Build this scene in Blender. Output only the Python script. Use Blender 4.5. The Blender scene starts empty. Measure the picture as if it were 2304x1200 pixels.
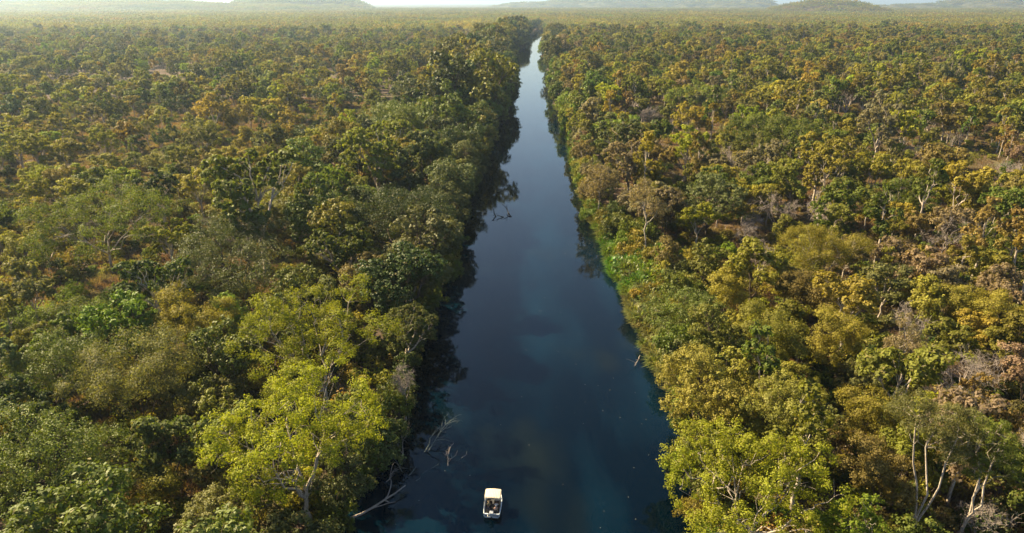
import bpy, math, random
import numpy as np
from mathutils import Vector, Matrix, Quaternion

R = math.radians
scene = bpy.context.scene
COL = scene.collection

# ------------------------------------------------------------------ camera
CAM_H = 60.0
PITCH = math.atan(595 / 1536)
cam_d = bpy.data.cameras.new('camera')
cam = bpy.data.objects.new('camera', cam_d)
COL.objects.link(cam)
cam_d.sensor_width = 36
cam_d.lens = 24
cam_d.clip_start = 0.5
cam_d.clip_end = 60000
cam.location = (0, 0, CAM_H)
cam.rotation_euler = (math.pi / 2 - PITCH, 0, 0)
scene.camera = cam

# ------------------------------------------------------------------ light
SUN_EL = 37.0
SUN_AZ = -60.0          # degrees from +Y, negative = towards -X
w = bpy.data.worlds.new('World')
scene.world = w
w.use_nodes = True
nt = w.node_tree
bg = nt.nodes['Background']
sky = nt.nodes.new('ShaderNodeTexSky')
sky.sky_type = 'NISHITA'
sky.sun_disc = False
sky.sun_elevation = R(SUN_EL)
sky.sun_rotation = R(SUN_AZ)
sky.air_density = 1.0
sky.dust_density = 1.1
sky.ozone_density = 1.4
sky.altitude = 50
nt.links.new(sky.outputs[0], bg.inputs[0])
bg.inputs[1].default_value = 0.052
sun_d = bpy.data.lights.new('sun', 'SUN')
sun_d.energy = 5.0
sun_d.angle = R(0.55)
sun_d.color = (1.0, 0.805, 0.49)
sun = bpy.data.objects.new('sun', sun_d)
COL.objects.link(sun)
sdir = Vector((math.sin(R(SUN_AZ)) * math.cos(R(SUN_EL)), math.cos(R(SUN_AZ)) * math.cos(R(SUN_EL)), math.sin(R(SUN_EL))))
sun.rotation_euler = sdir.to_track_quat('Z', 'Y').to_euler()
sun.location = sdir * 300

vs = scene.view_settings
scene.display_settings.display_device = 'sRGB'
vs.view_transform = 'Standard'
vs.look = 'None'
vs.gamma = 1
vs.use_curve_mapping = False
vs.exposure = 1.85
cy = scene.cycles
cy.max_bounces = 6
cy.diffuse_bounces = 3
cy.glossy_bounces = 2
cy.transmission_bounces = 3
cy.volume_bounces = 0
cy.transparent_max_bounces = 4
cy.caustics_reflective = False
cy.caustics_refractive = False
cy.use_denoising = True
cy.denoiser = 'OPENIMAGEDENOISE'
cy.denoising_input_passes = 'RGB_ALBEDO_NORMAL'
cy.denoising_prefilter = 'FAST'
cy.sample_clamp_indirect = 3.0
HAZE = 0.85e-4

# ------------------------------------------------------------------ helpers
rng = np.random.default_rng(7)


def ray(px, py):
    u, v = (px - 1152) / 1536, (600 - py) / 1536
    return np.array([u, math.cos(PITCH) + v * math.sin(PITCH), -math.sin(PITCH) + v * math.cos(PITCH)])


def gp(px, py, z=0.0):
    """The point of the plane at height z that the photograph shows at this pixel (2304 px wide)."""
    r = ray(px, py)
    t = (CAM_H - z) / -r[2]
    return np.array([r[0] * t, r[1] * t, z])


def px_of(P):
    d = np.array(P, float) - np.array([0, 0, CAM_H])
    f = d[1] * math.cos(PITCH) - d[2] * math.sin(PITCH)
    u = d[1] * math.sin(PITCH) + d[2] * math.cos(PITCH)
    return 1152 + 1536 * d[0] / f, 600 - 1536 * u / f, f


def link(o, parent=None):
    COL.objects.link(o)
    if parent is not None:
        o.parent = parent
    return o


def tag(o, label=None, category=None, group=None, kind=None):
    if label: o['label'] = label
    if category: o['category'] = category
    if group: o['group'] = group
    if kind: o['kind'] = kind
    return o


def empty(name, loc, rz=0.0):
    o = bpy.data.objects.new(name, None)
    o.location = loc
    o.rotation_euler = (0, 0, rz)
    o.empty_display_size = 0.5
    return link(o)


def mesh_np(name, V, F, mats, mat_idx=None, smooth=False, tint=None):
    """V (n,3) array, F (m,k) array of one face size (or a list of such arrays)."""
    if not isinstance(F, list):
        F = [F]
    F = [np.asarray(f, dtype=np.int32) for f in F if len(f)]
    me = bpy.data.meshes.new(name)
    V = np.asarray(V, dtype=np.float32)
    me.vertices.add(len(V))
    me.vertices.foreach_set('co', V.ravel())
    nl = sum(f.size for f in F)
    npoly = sum(len(f) for f in F)
    me.loops.add(nl)
    me.loops.foreach_set('vertex_index', np.concatenate([f.ravel() for f in F]))
    me.polygons.add(npoly)
    tot = np.concatenate([np.full(len(f), f.shape[1], np.int32) for f in F])
    start = np.concatenate([[0], np.cumsum(tot)[:-1]]).astype(np.int32)
    me.polygons.foreach_set('loop_start', start)
    for m in (mats if isinstance(mats, (list, tuple)) else [mats]):
        me.materials.append(m)
    if mat_idx is not None:
        me.polygons.foreach_set('material_index', np.asarray(mat_idx, np.int32))
    me.update(calc_edges=True)
    if smooth:
        me.polygons.foreach_set('use_smooth', np.ones(npoly, bool))
    if tint is not None:
        a = me.attributes.new('tint', 'FLOAT', 'POINT')
        a.data.foreach_set('value', np.asarray(tint, np.float32))
    return me


def unit(a):
    return a / np.maximum(np.linalg.norm(a, axis=-1, keepdims=True), 1e-9)


# ------------------------------------------------------------------ materials
def new_mat(name):
    m = bpy.data.materials.new(name)
    m.use_nodes = True
    n = m.node_tree
    for x in list(n.nodes):
        n.nodes.remove(x)
    out = n.nodes.new('ShaderNodeOutputMaterial')
    return m, n, out


def N(n, t, **kw):
    x = n.nodes.new(t)
    for k, v in kw.items():
        setattr(x, k, v)
    return x


def mixc(n, fac, a, b, blend='MIX'):
    x = N(n, 'ShaderNodeMix', data_type='RGBA', blend_type=blend)
    for s, v in ((0, fac), (6, a), (7, b)):
        if hasattr(v, 'is_linked'):
            n.links.new(v, x.inputs[s])
        else:
            x.inputs[s].default_value = v
    return x.outputs[2]


def mathn(n, op, a, b=None, clamp=False):
    x = N(n, 'ShaderNodeMath', operation=op, use_clamp=clamp)
    for i, v in ((0, a), (1, b)):
        if v is None: continue
        if hasattr(v, 'is_linked'): n.links.new(v, x.inputs[i])
        else: x.inputs[i].default_value = v
    return x.outputs[0]


def maprange(n, v, a, b, c, d):
    x = N(n, 'ShaderNodeMapRange')
    n.links.new(v, x.inputs[0])
    for i, k in enumerate((a, b, c, d)):
        x.inputs[i + 1].default_value = k
    return x.outputs[0]


def foliage_mat(name, transl=0.38, rough=0.6, spec=0.15, dry=(0.22, 0.17, 0.06, 1), dry_amt=0.06):
    """Leaf colour = the object's own colour, varied leaf by leaf (tint), tree by tree and over the land."""
    m, n, out = new_mat(name)
    info = N(n, 'ShaderNodeObjectInfo')
    at = N(n, 'ShaderNodeAttribute', attribute_name='tint')
    tint = at.outputs['Fac']
    val = maprange(n, tint, 0, 1, 0.60, 1.38)
    rv = maprange(n, info.outputs['Random'], 0, 1, 0.80, 1.2)
    v = mathn(n, 'MULTIPLY', val, rv)
    sc = N(n, 'ShaderNodeVectorMath', operation='SCALE')
    ca = N(n, 'ShaderNodeAttribute', attribute_type='INSTANCER', attribute_name='leaf_colour')
    n.links.new(ca.outputs['Vector'], sc.inputs[0])
    n.links.new(v, sc.inputs['Scale'])
    col = sc.outputs[0]
    # hue drift over the land
    nz = N(n, 'ShaderNodeTexNoise')
    geo = N(n, 'ShaderNodeNewGeometry')
    mp = N(n, 'ShaderNodeMapping')
    mp.inputs['Scale'].default_value = (0.012, 0.012, 0.012)
    n.links.new(geo.outputs['Position'], mp.inputs[0])
    n.links.new(mp.outputs[0], nz.inputs['Vector'])
    nz.inputs['Detail'].default_value = 3
    drift = maprange(n, nz.outputs['Fac'], 0.35, 0.65, 0.0, 0.5)
    warm = mixc(n, 1.0, col, (1.10, 0.98, 0.9, 1), 'MULTIPLY')
    col = mixc(n, drift, col, warm)
    # a share of dry leaves
    th = mathn(n, 'GREATER_THAN', mathn(n, 'FRACT', mathn(n, 'MULTIPLY', tint, 37.7)), 1 - dry_amt)
    col = mixc(n, mathn(n, 'MULTIPLY', th, 0.7), col, dry)
    p = N(n, 'ShaderNodeBsdfPrincipled')
    n.links.new(col, p.inputs['Base Color'])
    p.inputs['Roughness'].default_value = rough
    p.inputs['Specular IOR Level'].default_value = spec
    t = N(n, 'ShaderNodeBsdfTranslucent')
    tc = mixc(n, 1.0, col, (1.3, 1.3, 0.5, 1), 'MULTIPLY')
    n.links.new(tc, t.inputs['Color'])
    mx = N(n, 'ShaderNodeMixShader')
    mx.inputs[0].default_value = transl
    n.links.new(p.outputs[0], mx.inputs[1])
    n.links.new(t.outputs[0], mx.inputs[2])
    n.links.new(mx.outputs[0], out.inputs[0])
    return m


def bark_mat(name, a, b, scale=3.0):
    m, n, out = new_mat(name)
    tc = N(n, 'ShaderNodeTexCoord')
    mp = N(n, 'ShaderNodeMapping')
    mp.inputs['Scale'].default_value = (scale, scale, scale * 0.3)
    n.links.new(tc.outputs['Object'], mp.inputs[0])
    nz = N(n, 'ShaderNodeTexNoise')
    nz.inputs['Detail'].default_value = 5
    n.links.new(mp.outputs[0], nz.inputs['Vector'])
    col = mixc(n, maprange(n, nz.outputs['Fac'], 0.35, 0.65, 0, 1), a, b)
    p = N(n, 'ShaderNodeBsdfPrincipled')
    p.inputs['Roughness'].default_value = 0.9
    p.inputs['Specular IOR Level'].default_value = 0.15
    n.links.new(col, p.inputs['Base Color'])
    bp = N(n, 'ShaderNodeBump')
    bp.inputs['Strength'].default_value = 0.5
    bp.inputs['Distance'].default_value = 0.05
    n.links.new(nz.outputs['Fac'], bp.inputs['Height'])
    n.links.new(bp.outputs[0], p.inputs['Normal'])
    n.links.new(p.outputs[0], out.inputs[0])
    return m


def plain_mat(name, col, rough=0.6, metal=0.0, spec=0.4, var=0.12, scale=6.0):
    m, n, out = new_mat(name)
    tc = N(n, 'ShaderNodeTexCoord')
    nz = N(n, 'ShaderNodeTexNoise')
    nz.inputs['Scale'].default_value = scale
    nz.inputs['Detail'].default_value = 4
    n.links.new(tc.outputs['Object'], nz.inputs['Vector'])
    v = maprange(n, nz.outputs['Fac'], 0.3, 0.7, 1 - var, 1 + var)
    sc = N(n, 'ShaderNodeVectorMath', operation='SCALE')
    sc.inputs[0].default_value = col[:3]
    n.links.new(v, sc.inputs['Scale'])
    p = N(n, 'ShaderNodeBsdfPrincipled')
    n.links.new(sc.outputs[0], p.inputs['Base Color'])
    p.inputs['Roughness'].default_value = rough
    p.inputs['Metallic'].default_value = metal
    p.inputs['Specular IOR Level'].default_value = spec
    n.links.new(p.outputs[0], out.inputs[0])
    return m


M_LEAF = foliage_mat('leaves')
M_LEAF_DENSE = foliage_mat('waxy_leaves', transl=0.24, rough=0.55, spec=0.2, dry_amt=0.03)
M_REED = foliage_mat('reed_leaves', transl=0.35, rough=0.4, spec=0.45, dry_amt=0.07, dry=(0.28, 0.22, 0.08, 1))
M_BARK_PALE = bark_mat('pale_bark', (0.50, 0.44, 0.36, 1), (0.24, 0.19, 0.15, 1), 2.0)
M_BARK_BROWN = bark_mat('brown_bark', (0.13, 0.10, 0.075, 1), (0.05, 0.038, 0.03, 1), 3.0)
M_BARK_GREY = bark_mat('grey_dead_wood', (0.38, 0.33, 0.29, 1), (0.20, 0.16, 0.14, 1), 3.0)
M_BARK_WET = bark_mat('wet_wood', (0.06, 0.05, 0.04, 1), (0.02, 0.017, 0.014, 1), 3.0)
M_BARK_SUNK = bark_mat('algae_grey_wood', (0.20, 0.22, 0.19, 1), (0.09, 0.11, 0.10, 1), 3.0)

# palette: the words used in labels and the leaf colour that goes with them (linear)
PAL = {
    'yellow green': (0.225, 0.250, 0.020),
    'lime green': (0.155, 0.215, 0.020),
    'olive': (0.170, 0.172, 0.028),
    'golden olive': (0.240, 0.214, 0.034),
    'dark green': (0.058, 0.080, 0.020),
    'mid green': (0.108, 0.138, 0.024),
    'sage green': (0.165, 0.170, 0.058),
    'bronze': (0.200, 0.160, 0.048),
    'grey green': (0.105, 0.122, 0.038),
    'dusty mauve': (0.195, 0.160, 0.088),
}

# ------------------------------------------------------------------ river course
LEFT_PX = [(785, 1200), (800, 1150), (850, 1080), (895, 1000), (918, 900), (930, 830), (955, 760), (980, 700), (1003, 640), (1022, 600),
           (1035, 550), (1043, 500), (1055, 450), (1083, 400), (1108, 350), (1126, 300), (1136, 250), (1140, 200), (1150, 150), (1160, 112)]
RIGHT_PX = [(1545, 1200), (1543, 1100), (1542, 1000), (1535, 930), (1520, 870), (1474, 838), (1452, 778), (1427, 717), (1397, 641), (1377, 620),
            (1366, 566), (1350, 530), (1330, 500), (1314, 463), (1302, 400), (1292, 350), (1272, 290), (1262, 255), (1243, 193), (1230, 150), (1222, 112)]
LP = np.array([gp(*p)[:2] for p in LEFT_PX])
RP = np.array([gp(*p)[:2] for p in RIGHT_PX])
# further up the river keeps its width, then swings away to the east
far_y = np.array([1000, 1300, 1560, 1660, 1760, 1850])
mid = np.array([31, 45, 58, 64, 69, 72.0])
hwid = np.array([17, 17, 16, 5, 2, 2.0])
LP = np.vstack([[LP[0] + [-3, -40]], LP, np.c_[mid - hwid, far_y]])
RP = np.vstack([[RP[0] + [2, -40]], RP, np.c_[mid + hwid, far_y]])


def wander(y, a, b):
    k = np.clip((np.asarray(y, float) - 180) / 250, 0, 1) * np.clip((1500 - np.asarray(y, float)) / 200, 0, 1)
    return k * (2.6 * np.sin(y / 31.0 + a) + 1.8 * np.sin(y / 13.3 + b) + 2.2 * np.sin(y / 83.0 + a + b))


def xl(y):
    return np.interp(y, LP[:, 1], LP[:, 0]) + wander(y, 0.3, 1.1)


def xr(y):
    return np.interp(y, RP[:, 1], RP[:, 0]) + wander(y, 2.1, 4.2)


Y_END = 1850.0
G0 = 1.2          # height of the bank top over the water


def bank_dist(x, y):
    """Signed distance (metres, along x) from the nearest waterline; negative in the water."""
    d = np.maximum(xl(y) - x, x - xr(y))
    return np.where(y > Y_END, 999.0, d)


HILLS = [  # px of the middle, distance, half width m, half depth m, top height m, flatness
    ('left_mesa', 715, 5600, 520, 700, 122, 4),
    ('left_range', 60, 6500, 2350, 900, 143, 3),
    ('left_foothill', 300, 4900, 1900, 700, 52, 2.2),
    ('middle_mesa', 1600, 8000, 660, 700, 118, 4),
    ('middle_shoulder', 1360, 8600, 1350, 700, 98, 2.2),
    ('small_mound', 1820, 3900, 340, 260, 58, 2.2),
    ('right_range', 2380, 6800, 1800, 900, 118, 2.8),
]


def hill_h(i, x, y):
    _, cx, dist, hw, hd, top, flat = HILLS[i]
    X = (cx - 1152) / 1536 * dist * 0.99
    u = np.sqrt(((x - X) / hw) ** 2 + ((y - dist) / hd) ** 2)
    wob = 1 + 0.10 * np.sin(x * 0.006 + i * 2) + 0.08 * np.sin(y * 0.011 + x * 0.013)
    u = u / wob
    z = top * np.clip(1.12 - u ** flat * 0.55 - 0.57 * u, -0.1, 1.05)
    z = z + 2.5 * np.sin(x * 0.031 + i) * np.sin(y * 0.027)
    return z * np.where(u < 1.25, 1, 0) + np.where(u < 1.25, 0, -12)


def terrain(x, y):
    z = np.full(np.shape(x), G0) + 0.35 * np.sin(x * 0.05) * np.cos(y * 0.043)
    return z


def surface(x, y):
    z = terrain(x, y)
    for i in range(len(HILLS)):
        z = np.maximum(z, hill_h(i, x, y))
    return z


# ------------------------------------------------------------------ ground
def ground_material():
    m, n, out = new_mat('dry_ground')
    geo = N(n, 'ShaderNodeNewGeometry')
    pos = geo.outputs['Position']

    def noise(scale, detail=4, rough=0.55):
        x = N(n, 'ShaderNodeTexNoise')
        x.inputs['Scale'].default_value = scale
        x.inputs['Detail'].default_value = detail
        x.inputs['Roughness'].default_value = rough
        n.links.new(pos, x.inputs['Vector'])
        return x.outputs['Fac']
    a = mixc(n, maprange(n, noise(0.16), 0.38, 0.62, 0, 1), (0.085, 0.058, 0.042, 1), (0.165, 0.115, 0.085, 1))
    b = mixc(n, maprange(n, noise(1.7, 6, 0.7), 0.35, 0.65, 0, 1), a, (0.06, 0.045, 0.033, 1))
    c = mixc(n, maprange(n, noise(0.035), 0.5, 0.66, 0, 0.7), b, (0.12, 0.11, 0.035, 1))
    # beyond the modelled trees: woodland colours
    sep = N(n, 'ShaderNodeSeparateXYZ')
    n.links.new(pos, sep.inputs[0])
    far = maprange(n, sep.outputs[1], 4500, 7000, 0, 1)
    wood = mixc(n, maprange(n, noise(0.02, 8, 0.7), 0.42, 0.58, 0, 1), (0.045, 0.05, 0.018, 1), (0.11, 0.10, 0.03, 1))
    col = mixc(n, far, c, wood)
    # wet dark mud near the waterline
    mud = maprange(n, sep.outputs[2], 0.0, 0.9, 1, 0)
    col = mixc(n, mud, col, (0.022, 0.019, 0.013, 1))
    p = N(n, 'ShaderNodeBsdfPrincipled')
    p.inputs['Roughness'].default_value = 0.95
    p.inputs['Specular IOR Level'].default_value = 0.1
    n.links.new(col, p.inputs['Base Color'])
    bp = N(n, 'ShaderNodeBump')
    bp.inputs['Strength'].default_value = 0.8
    bp.inputs['Distance'].default_value = 0.35
    n.links.new(noise(1.1, 8, 0.75), bp.inputs['Height'])
    n.links.new(bp.outputs[0], p.inputs['Normal'])
    n.links.new(p.outputs[0], out.inputs[0])
    return m


M_GROUND = ground_material()
ys = np.concatenate([np.arange(-60, 400, 2.5), np.arange(400, 1900, 12), np.geomspace(1900, 30000, 50)])
offs = np.concatenate([[0.0, 1.2, 3, 6, 12, 22], np.linspace(40, 400, 14), np.geomspace(500, 26000, 18)])
zprof = lambda o: np.interp(o, [0, 1.2, 3, 6, 12], [-0.25, 0.25, 0.75, 1.05, G0])
rows = []
for y in ys:
    l, r = float(xl(min(y, Y_END))), float(xr(min(y, Y_END)))
    wob = 0.5 * math.sin(y * 0.21) + 0.35 * math.sin(y * 0.53 + 1)
    if y > Y_END:
        m_ = (l + r) / 2
        l, r = m_ - 2, m_ + 2
    left = np.c_[l - wob - offs[::-1], np.full(len(offs), y), zprof(offs[::-1])]
    inner = np.array([[l + 3, y, -1.6], [(l + r) / 2, y, -3.0], [r - 3, y, -1.6]]) if y <= Y_END else np.array([[l + .5, y, G0], [(l + r) / 2, y, G0], [r - .5, y, G0]])
    right = np.c_[r + wob + offs, np.full(len(offs), y), zprof(offs)]
    row = np.vstack([left, inner, right])
    dry = np.concatenate([offs[::-1] > 6, [False] * 3, offs > 6])
    row[:, 2] = np.where(dry | (y > Y_END), terrain(row[:, 0], row[:, 1]) * (np.concatenate([zprof(offs[::-1]), [G0] * 3, zprof(offs)]) / G0 if y <= Y_END else 1), row[:, 2])
    rows.append(row)
G = np.array(rows)
nr, nc = G.shape[:2]
idx = np.arange(nr * nc).reshape(nr, nc)
F = np.c_[idx[:-1, :-1].ravel(), idx[:-1, 1:].ravel(), idx[1:, 1:].ravel(), idx[1:, :-1].ravel()]
ground = link(bpy.data.objects.new('ground', mesh_np('ground', G.reshape(-1, 3), F, M_GROUND, smooth=True)))
tag(ground, 'dry brown and mauve grassland soil under the trees', kind='structure')


# ------------------------------------------------------------------ water
def water_material():
    m, n, out = new_mat('river_water')
    geo = N(n, 'ShaderNodeNewGeometry')
    pos = geo.outputs['Position']
    p = N(n, 'ShaderNodeBsdfPrincipled')
    p.inputs['Roughness'].default_value = 0.035
    p.inputs['IOR'].default_value = 1.29
    p.inputs['Specular Tint'].default_value = (0.18, 0.58, 0.80, 1)
    nz = N(n, 'ShaderNodeTexNoise')
    mp = N(n, 'ShaderNodeMapping')
    mp.inputs['Rotation'].default_value = (0, 0, R(35))
    mp.inputs['Scale'].default_value = (0.085, 0.022, 1)
    n.links.new(pos, mp.inputs[0])
    n.links.new(mp.outputs[0], nz.inputs['Vector'])
    nz.inputs['Scale'].default_value = 1
    nz.inputs['Detail'].default_value = 5
    nz.inputs['Roughness'].default_value = 0.45
    f = maprange(n, nz.outputs['Fac'], 0.45, 0.66, 0, 1)
    col = mixc(n, f, (0.0002, 0.0022, 0.0050, 1), (0.0013, 0.0095, 0.0180, 1))  # long paler bands: sun shafts between the bank trees, painted into the water colour
    # shallow olive sandbanks here and there
    nz3 = N(n, 'ShaderNodeTexNoise')
    mp3 = N(n, 'ShaderNodeMapping')
    mp3.inputs['Scale'].default_value = (0.06, 0.035, 1)
    mp3.inputs['Location'].default_value = (3.1, 1.7, 0)
    n.links.new(pos, mp3.inputs[0])
    n.links.new(mp3.outputs[0], nz3.inputs['Vector'])
    nz3.inputs['Scale'].default_value = 1
    col = mixc(n, maprange(n, nz3.outputs['Fac'], 0.60, 0.80, 0, 0.8), col, (0.008, 0.011, 0.006, 1))
    n.links.new(col, p.inputs['Base Color'])
    nz2 = N(n, 'ShaderNodeTexNoise')
    nz2.inputs['Scale'].default_value = 1.6
    nz2.inputs['Detail'].default_value = 5
    n.links.new(pos, nz2.inputs['Vector'])
    bp = N(n, 'ShaderNodeBump')
    bp.inputs['Strength'].default_value = 0.07
    bp.inputs['Distance'].default_value = 0.035
    n.links.new(nz2.outputs['Fac'], bp.inputs['Height'])
    n.links.new(bp.outputs[0], p.inputs['Normal'])
    n.links.new(p.outputs[0], out.inputs[0])
    return m


wy = np.concatenate([np.arange(-60, 400, 5), np.arange(400, Y_END, 25)])
V, F = [], []
for i, y in enumerate(wy):
    V += [(float(xl(y)) - 2.2, y, 0), (float(xr(y)) + 2.2, y, 0)]
    if i:
        F.append((2 * i - 2, 2 * i - 1, 2 * i + 1, 2 * i))
water = link(bpy.data.objects.new('river_water', mesh_np('river_water', V, np.array(F), water_material())))
tag(water, 'calm dark blue river running straight to the horizon', kind='structure')

# ------------------------------------------------------------------ hills
for i, hd in enumerate(HILLS):
    name, cx, dist, hw, hdp, top, flat = hd
    X = (cx - 1152) / 1536 * dist * 0.99
    gx = np.linspace(X - hw * 1.4, X + hw * 1.4, 90)
    gy = np.linspace(dist - hdp * 1.4, dist + hdp * 1.4, 60)
    XX, YY = np.meshgrid(gx, gy)
    ZZ = hill_h(i, XX, YY)
    idx = np.arange(XX.size).reshape(XX.shape)
    F = np.c_[idx[:-1, :-1].ravel(), idx[:-1, 1:].ravel(), idx[1:, 1:].ravel(), idx[1:, :-1].ravel()]
    Vv = np.c_[XX.ravel(), YY.ravel(), ZZ.ravel()]
    keep = (Vv[F][:, :, 2] > -11).any(axis=1)
    o = link(bpy.data.objects.new('hill', mesh_np('hill', Vv, F[keep], M_GROUND, smooth=True)))
    tag(o, kind='structure')
    o['label'] = {'left_mesa': 'flat topped wooded hill with a steep end on the horizon', 'left_foothill': 'gentle wooded foothill before the upper left range', 'left_range': 'long hazy wooded range at the upper left edge',
                  'middle_mesa': 'blue grey flat topped hill on the horizon beyond the river', 'middle_shoulder': 'low hazy shoulder of the blue grey hill',
                  'small_mound': 'small low wooded mound on the plain', 'right_range': 'low wooded range on the horizon at the right'}[name]


# ------------------------------------------------------------------ tree making
def tubes(chains, sides=5):
    """chains: list of (points (k,3), radii (k)). One vertex array and quad array."""
    Vs, Fs, base = [], [], 0
    ang = np.arange(sides) * 2 * np.pi / sides
    for P, rad in chains:
        P = np.asarray(P, float)
        T = np.gradient(P, axis=0)
        T = unit(T)
        ref = np.where(np.abs(T[:, 2:3]) > 0.9, np.array([[1.0, 0, 0]]), np.array([[0, 0, 1.0]]))
        A = unit(np.cross(T, ref))
        B = np.cross(T, A)
        k = len(P)
        ring = P[:, None, :] + np.asarray(rad)[:, None, None] * (np.cos(ang)[None, :, None] * A[:, None, :] + np.sin(ang)[None, :, None] * B[:, None, :])
        Vs.append(ring.reshape(-1, 3))
        ii = base + np.arange(k * sides).reshape(k, sides)
        nx = np.roll(ii, -1, axis=1)
        Fs.append(np.stack([ii[:-1], nx[:-1], nx[1:], ii[1:]], axis=-1).reshape(-1, 4))
        base += k * sides
    return np.vstack(Vs), np.vstack(Fs)


def bend(rg, a, b, n=5, amt=0.08, sag=0.0):
    a, b = np.asarray(a, float), np.asarray(b, float)
    t = np.linspace(0, 1, n)[:, None]
    L = np.linalg.norm(b - a)
    j = rg.normal(0, amt * L, (n, 3)) * np.sin(t * np.pi)
    P = a + (b - a) * t + j
    P[:, 2] += sag * L * np.sin(t[:, 0] * np.pi)
    return P


def crown_layout(rg, h, w, cb, nclump, lobes=3, lean=(0, 0), fill=0.35, flat_top=0.0):
    """Leaf clump centres and radii: the crown is a few big uneven lobes, each carrying clumps on its upper and outer side."""
    zc0, zc1 = cb * h, h
    R0, H0 = w / 2, (zc1 - zc0) / 2
    nl = lobes + 3
    L = []
    a0 = rg.uniform(0, 6.28)
    for i in range(nl):
        if i == 0:
            c, r = np.array([rg.normal(0, .12) * R0, rg.normal(0, .12) * R0, zc1 - .50 * min(R0, H0 * 1.3)]), .50
        else:
            a = a0 + i * 2 * math.pi / (nl - 1) + rg.normal(0, .3)
            q = rg.uniform(.48, .68)
            r = rg.uniform(.34, .50)
            c = np.array([math.cos(a) * R0 * q, math.sin(a) * R0 * q, zc0 + (zc1 - zc0) * rg.uniform(.28, .74)])
        L.append((c, r))
    # fit the lobes to the asked width and height
    out, tries = [], 0
    base_r = 0.92 * R0 / nclump ** (1 / 2.5)
    while len(out) < nclump and tries < nclump * 80:
        tries += 1
        c0, q = L[int(rg.integers(nl))]
        d = rg.normal(0, 1, 3)
        d[2] = d[2] * .8 + .35
        d = d / np.linalg.norm(d)
        r = base_r * rg.uniform(0.7, 1.3)
        rr = rg.uniform(fill, 1) ** .5
        c = c0 + d * rr * np.array([R0 * q, R0 * q, min(R0, H0 * 1.2) * q])
        c[2] = min(max(c[2], zc0 + r * .4), zc1 - r * .5)
        rad = math.hypot(c[0], c[1])
        if rad > R0 - r * .6:
            c[:2] *= (R0 - r * .6) / rad
        c[0] += lean[0] * c[2]
        c[1] += lean[1] * c[2]
        if all(np.linalg.norm(c - o[0]) > 0.55 * (r + o[1]) for o in out):
            out.append((c, r))
    return out


def wood(rg, h, clumps, r0, fork=0.35, nlimb=4, lean=(0, 0), reach=0.72, first=3, br=0.30):
    """Trunk, limbs that gather towards the clumps, and a branch into each clump."""
    C = np.array([c for c, r in clumps])
    zmin = max(C[:, 2].min(), h * 0.12)
    fz = min(fork * h, zmin + 0.3 * h)
    top = np.array([lean[0] * fz * 1.1, lean[1] * fz * 1.1, fz])
    chains = []
    tr = bend(rg, (0, 0, -0.6), top, 6, 0.03)
    chains.append((tr, np.linspace(r0 * 1.25, r0 * 0.85, 6)))
    # group clumps by direction around the fork
    k = min(nlimb, len(C))
    cen = C[rg.choice(len(C), k, replace=False)].copy()
    for _ in range(5):
        d = np.linalg.norm(C[:, None] - cen[None], axis=2)
        lab = d.argmin(1)
        for j in range(k):
            if (lab == j).any():
                cen[j] = C[lab == j].mean(0)
    for j in range(k):
        mem = np.where(lab == j)[0]
        if not len(mem): continue
        e = top + (cen[j] - top) * reach
        P = bend(rg, top - (0, 0, 0.05 * h), e, 6, 0.035, -0.02)
        chains.append((P, np.linspace(r0 * 0.68, r0 * 0.30, 6)))
        for q in mem:
            s = P[rg.integers(first, 6)]
            Q = bend(rg, s, C[q], 5, 0.08)
            chains.append((Q, np.linspace(r0 * br, r0 * 0.07, 5)))
            for _ in range(3):
                d = unit(rg.normal(0, 1, 3) + [0, 0, 0.5]) * clumps[q][1] * rg.uniform(0.6, 1.0)
                chains.append((bend(rg, Q[rg.integers(2, 5)], C[q] + d, 4, 0.1), np.linspace(r0 * 0.10, r0 * 0.03, 4)))
    return chains


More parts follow.
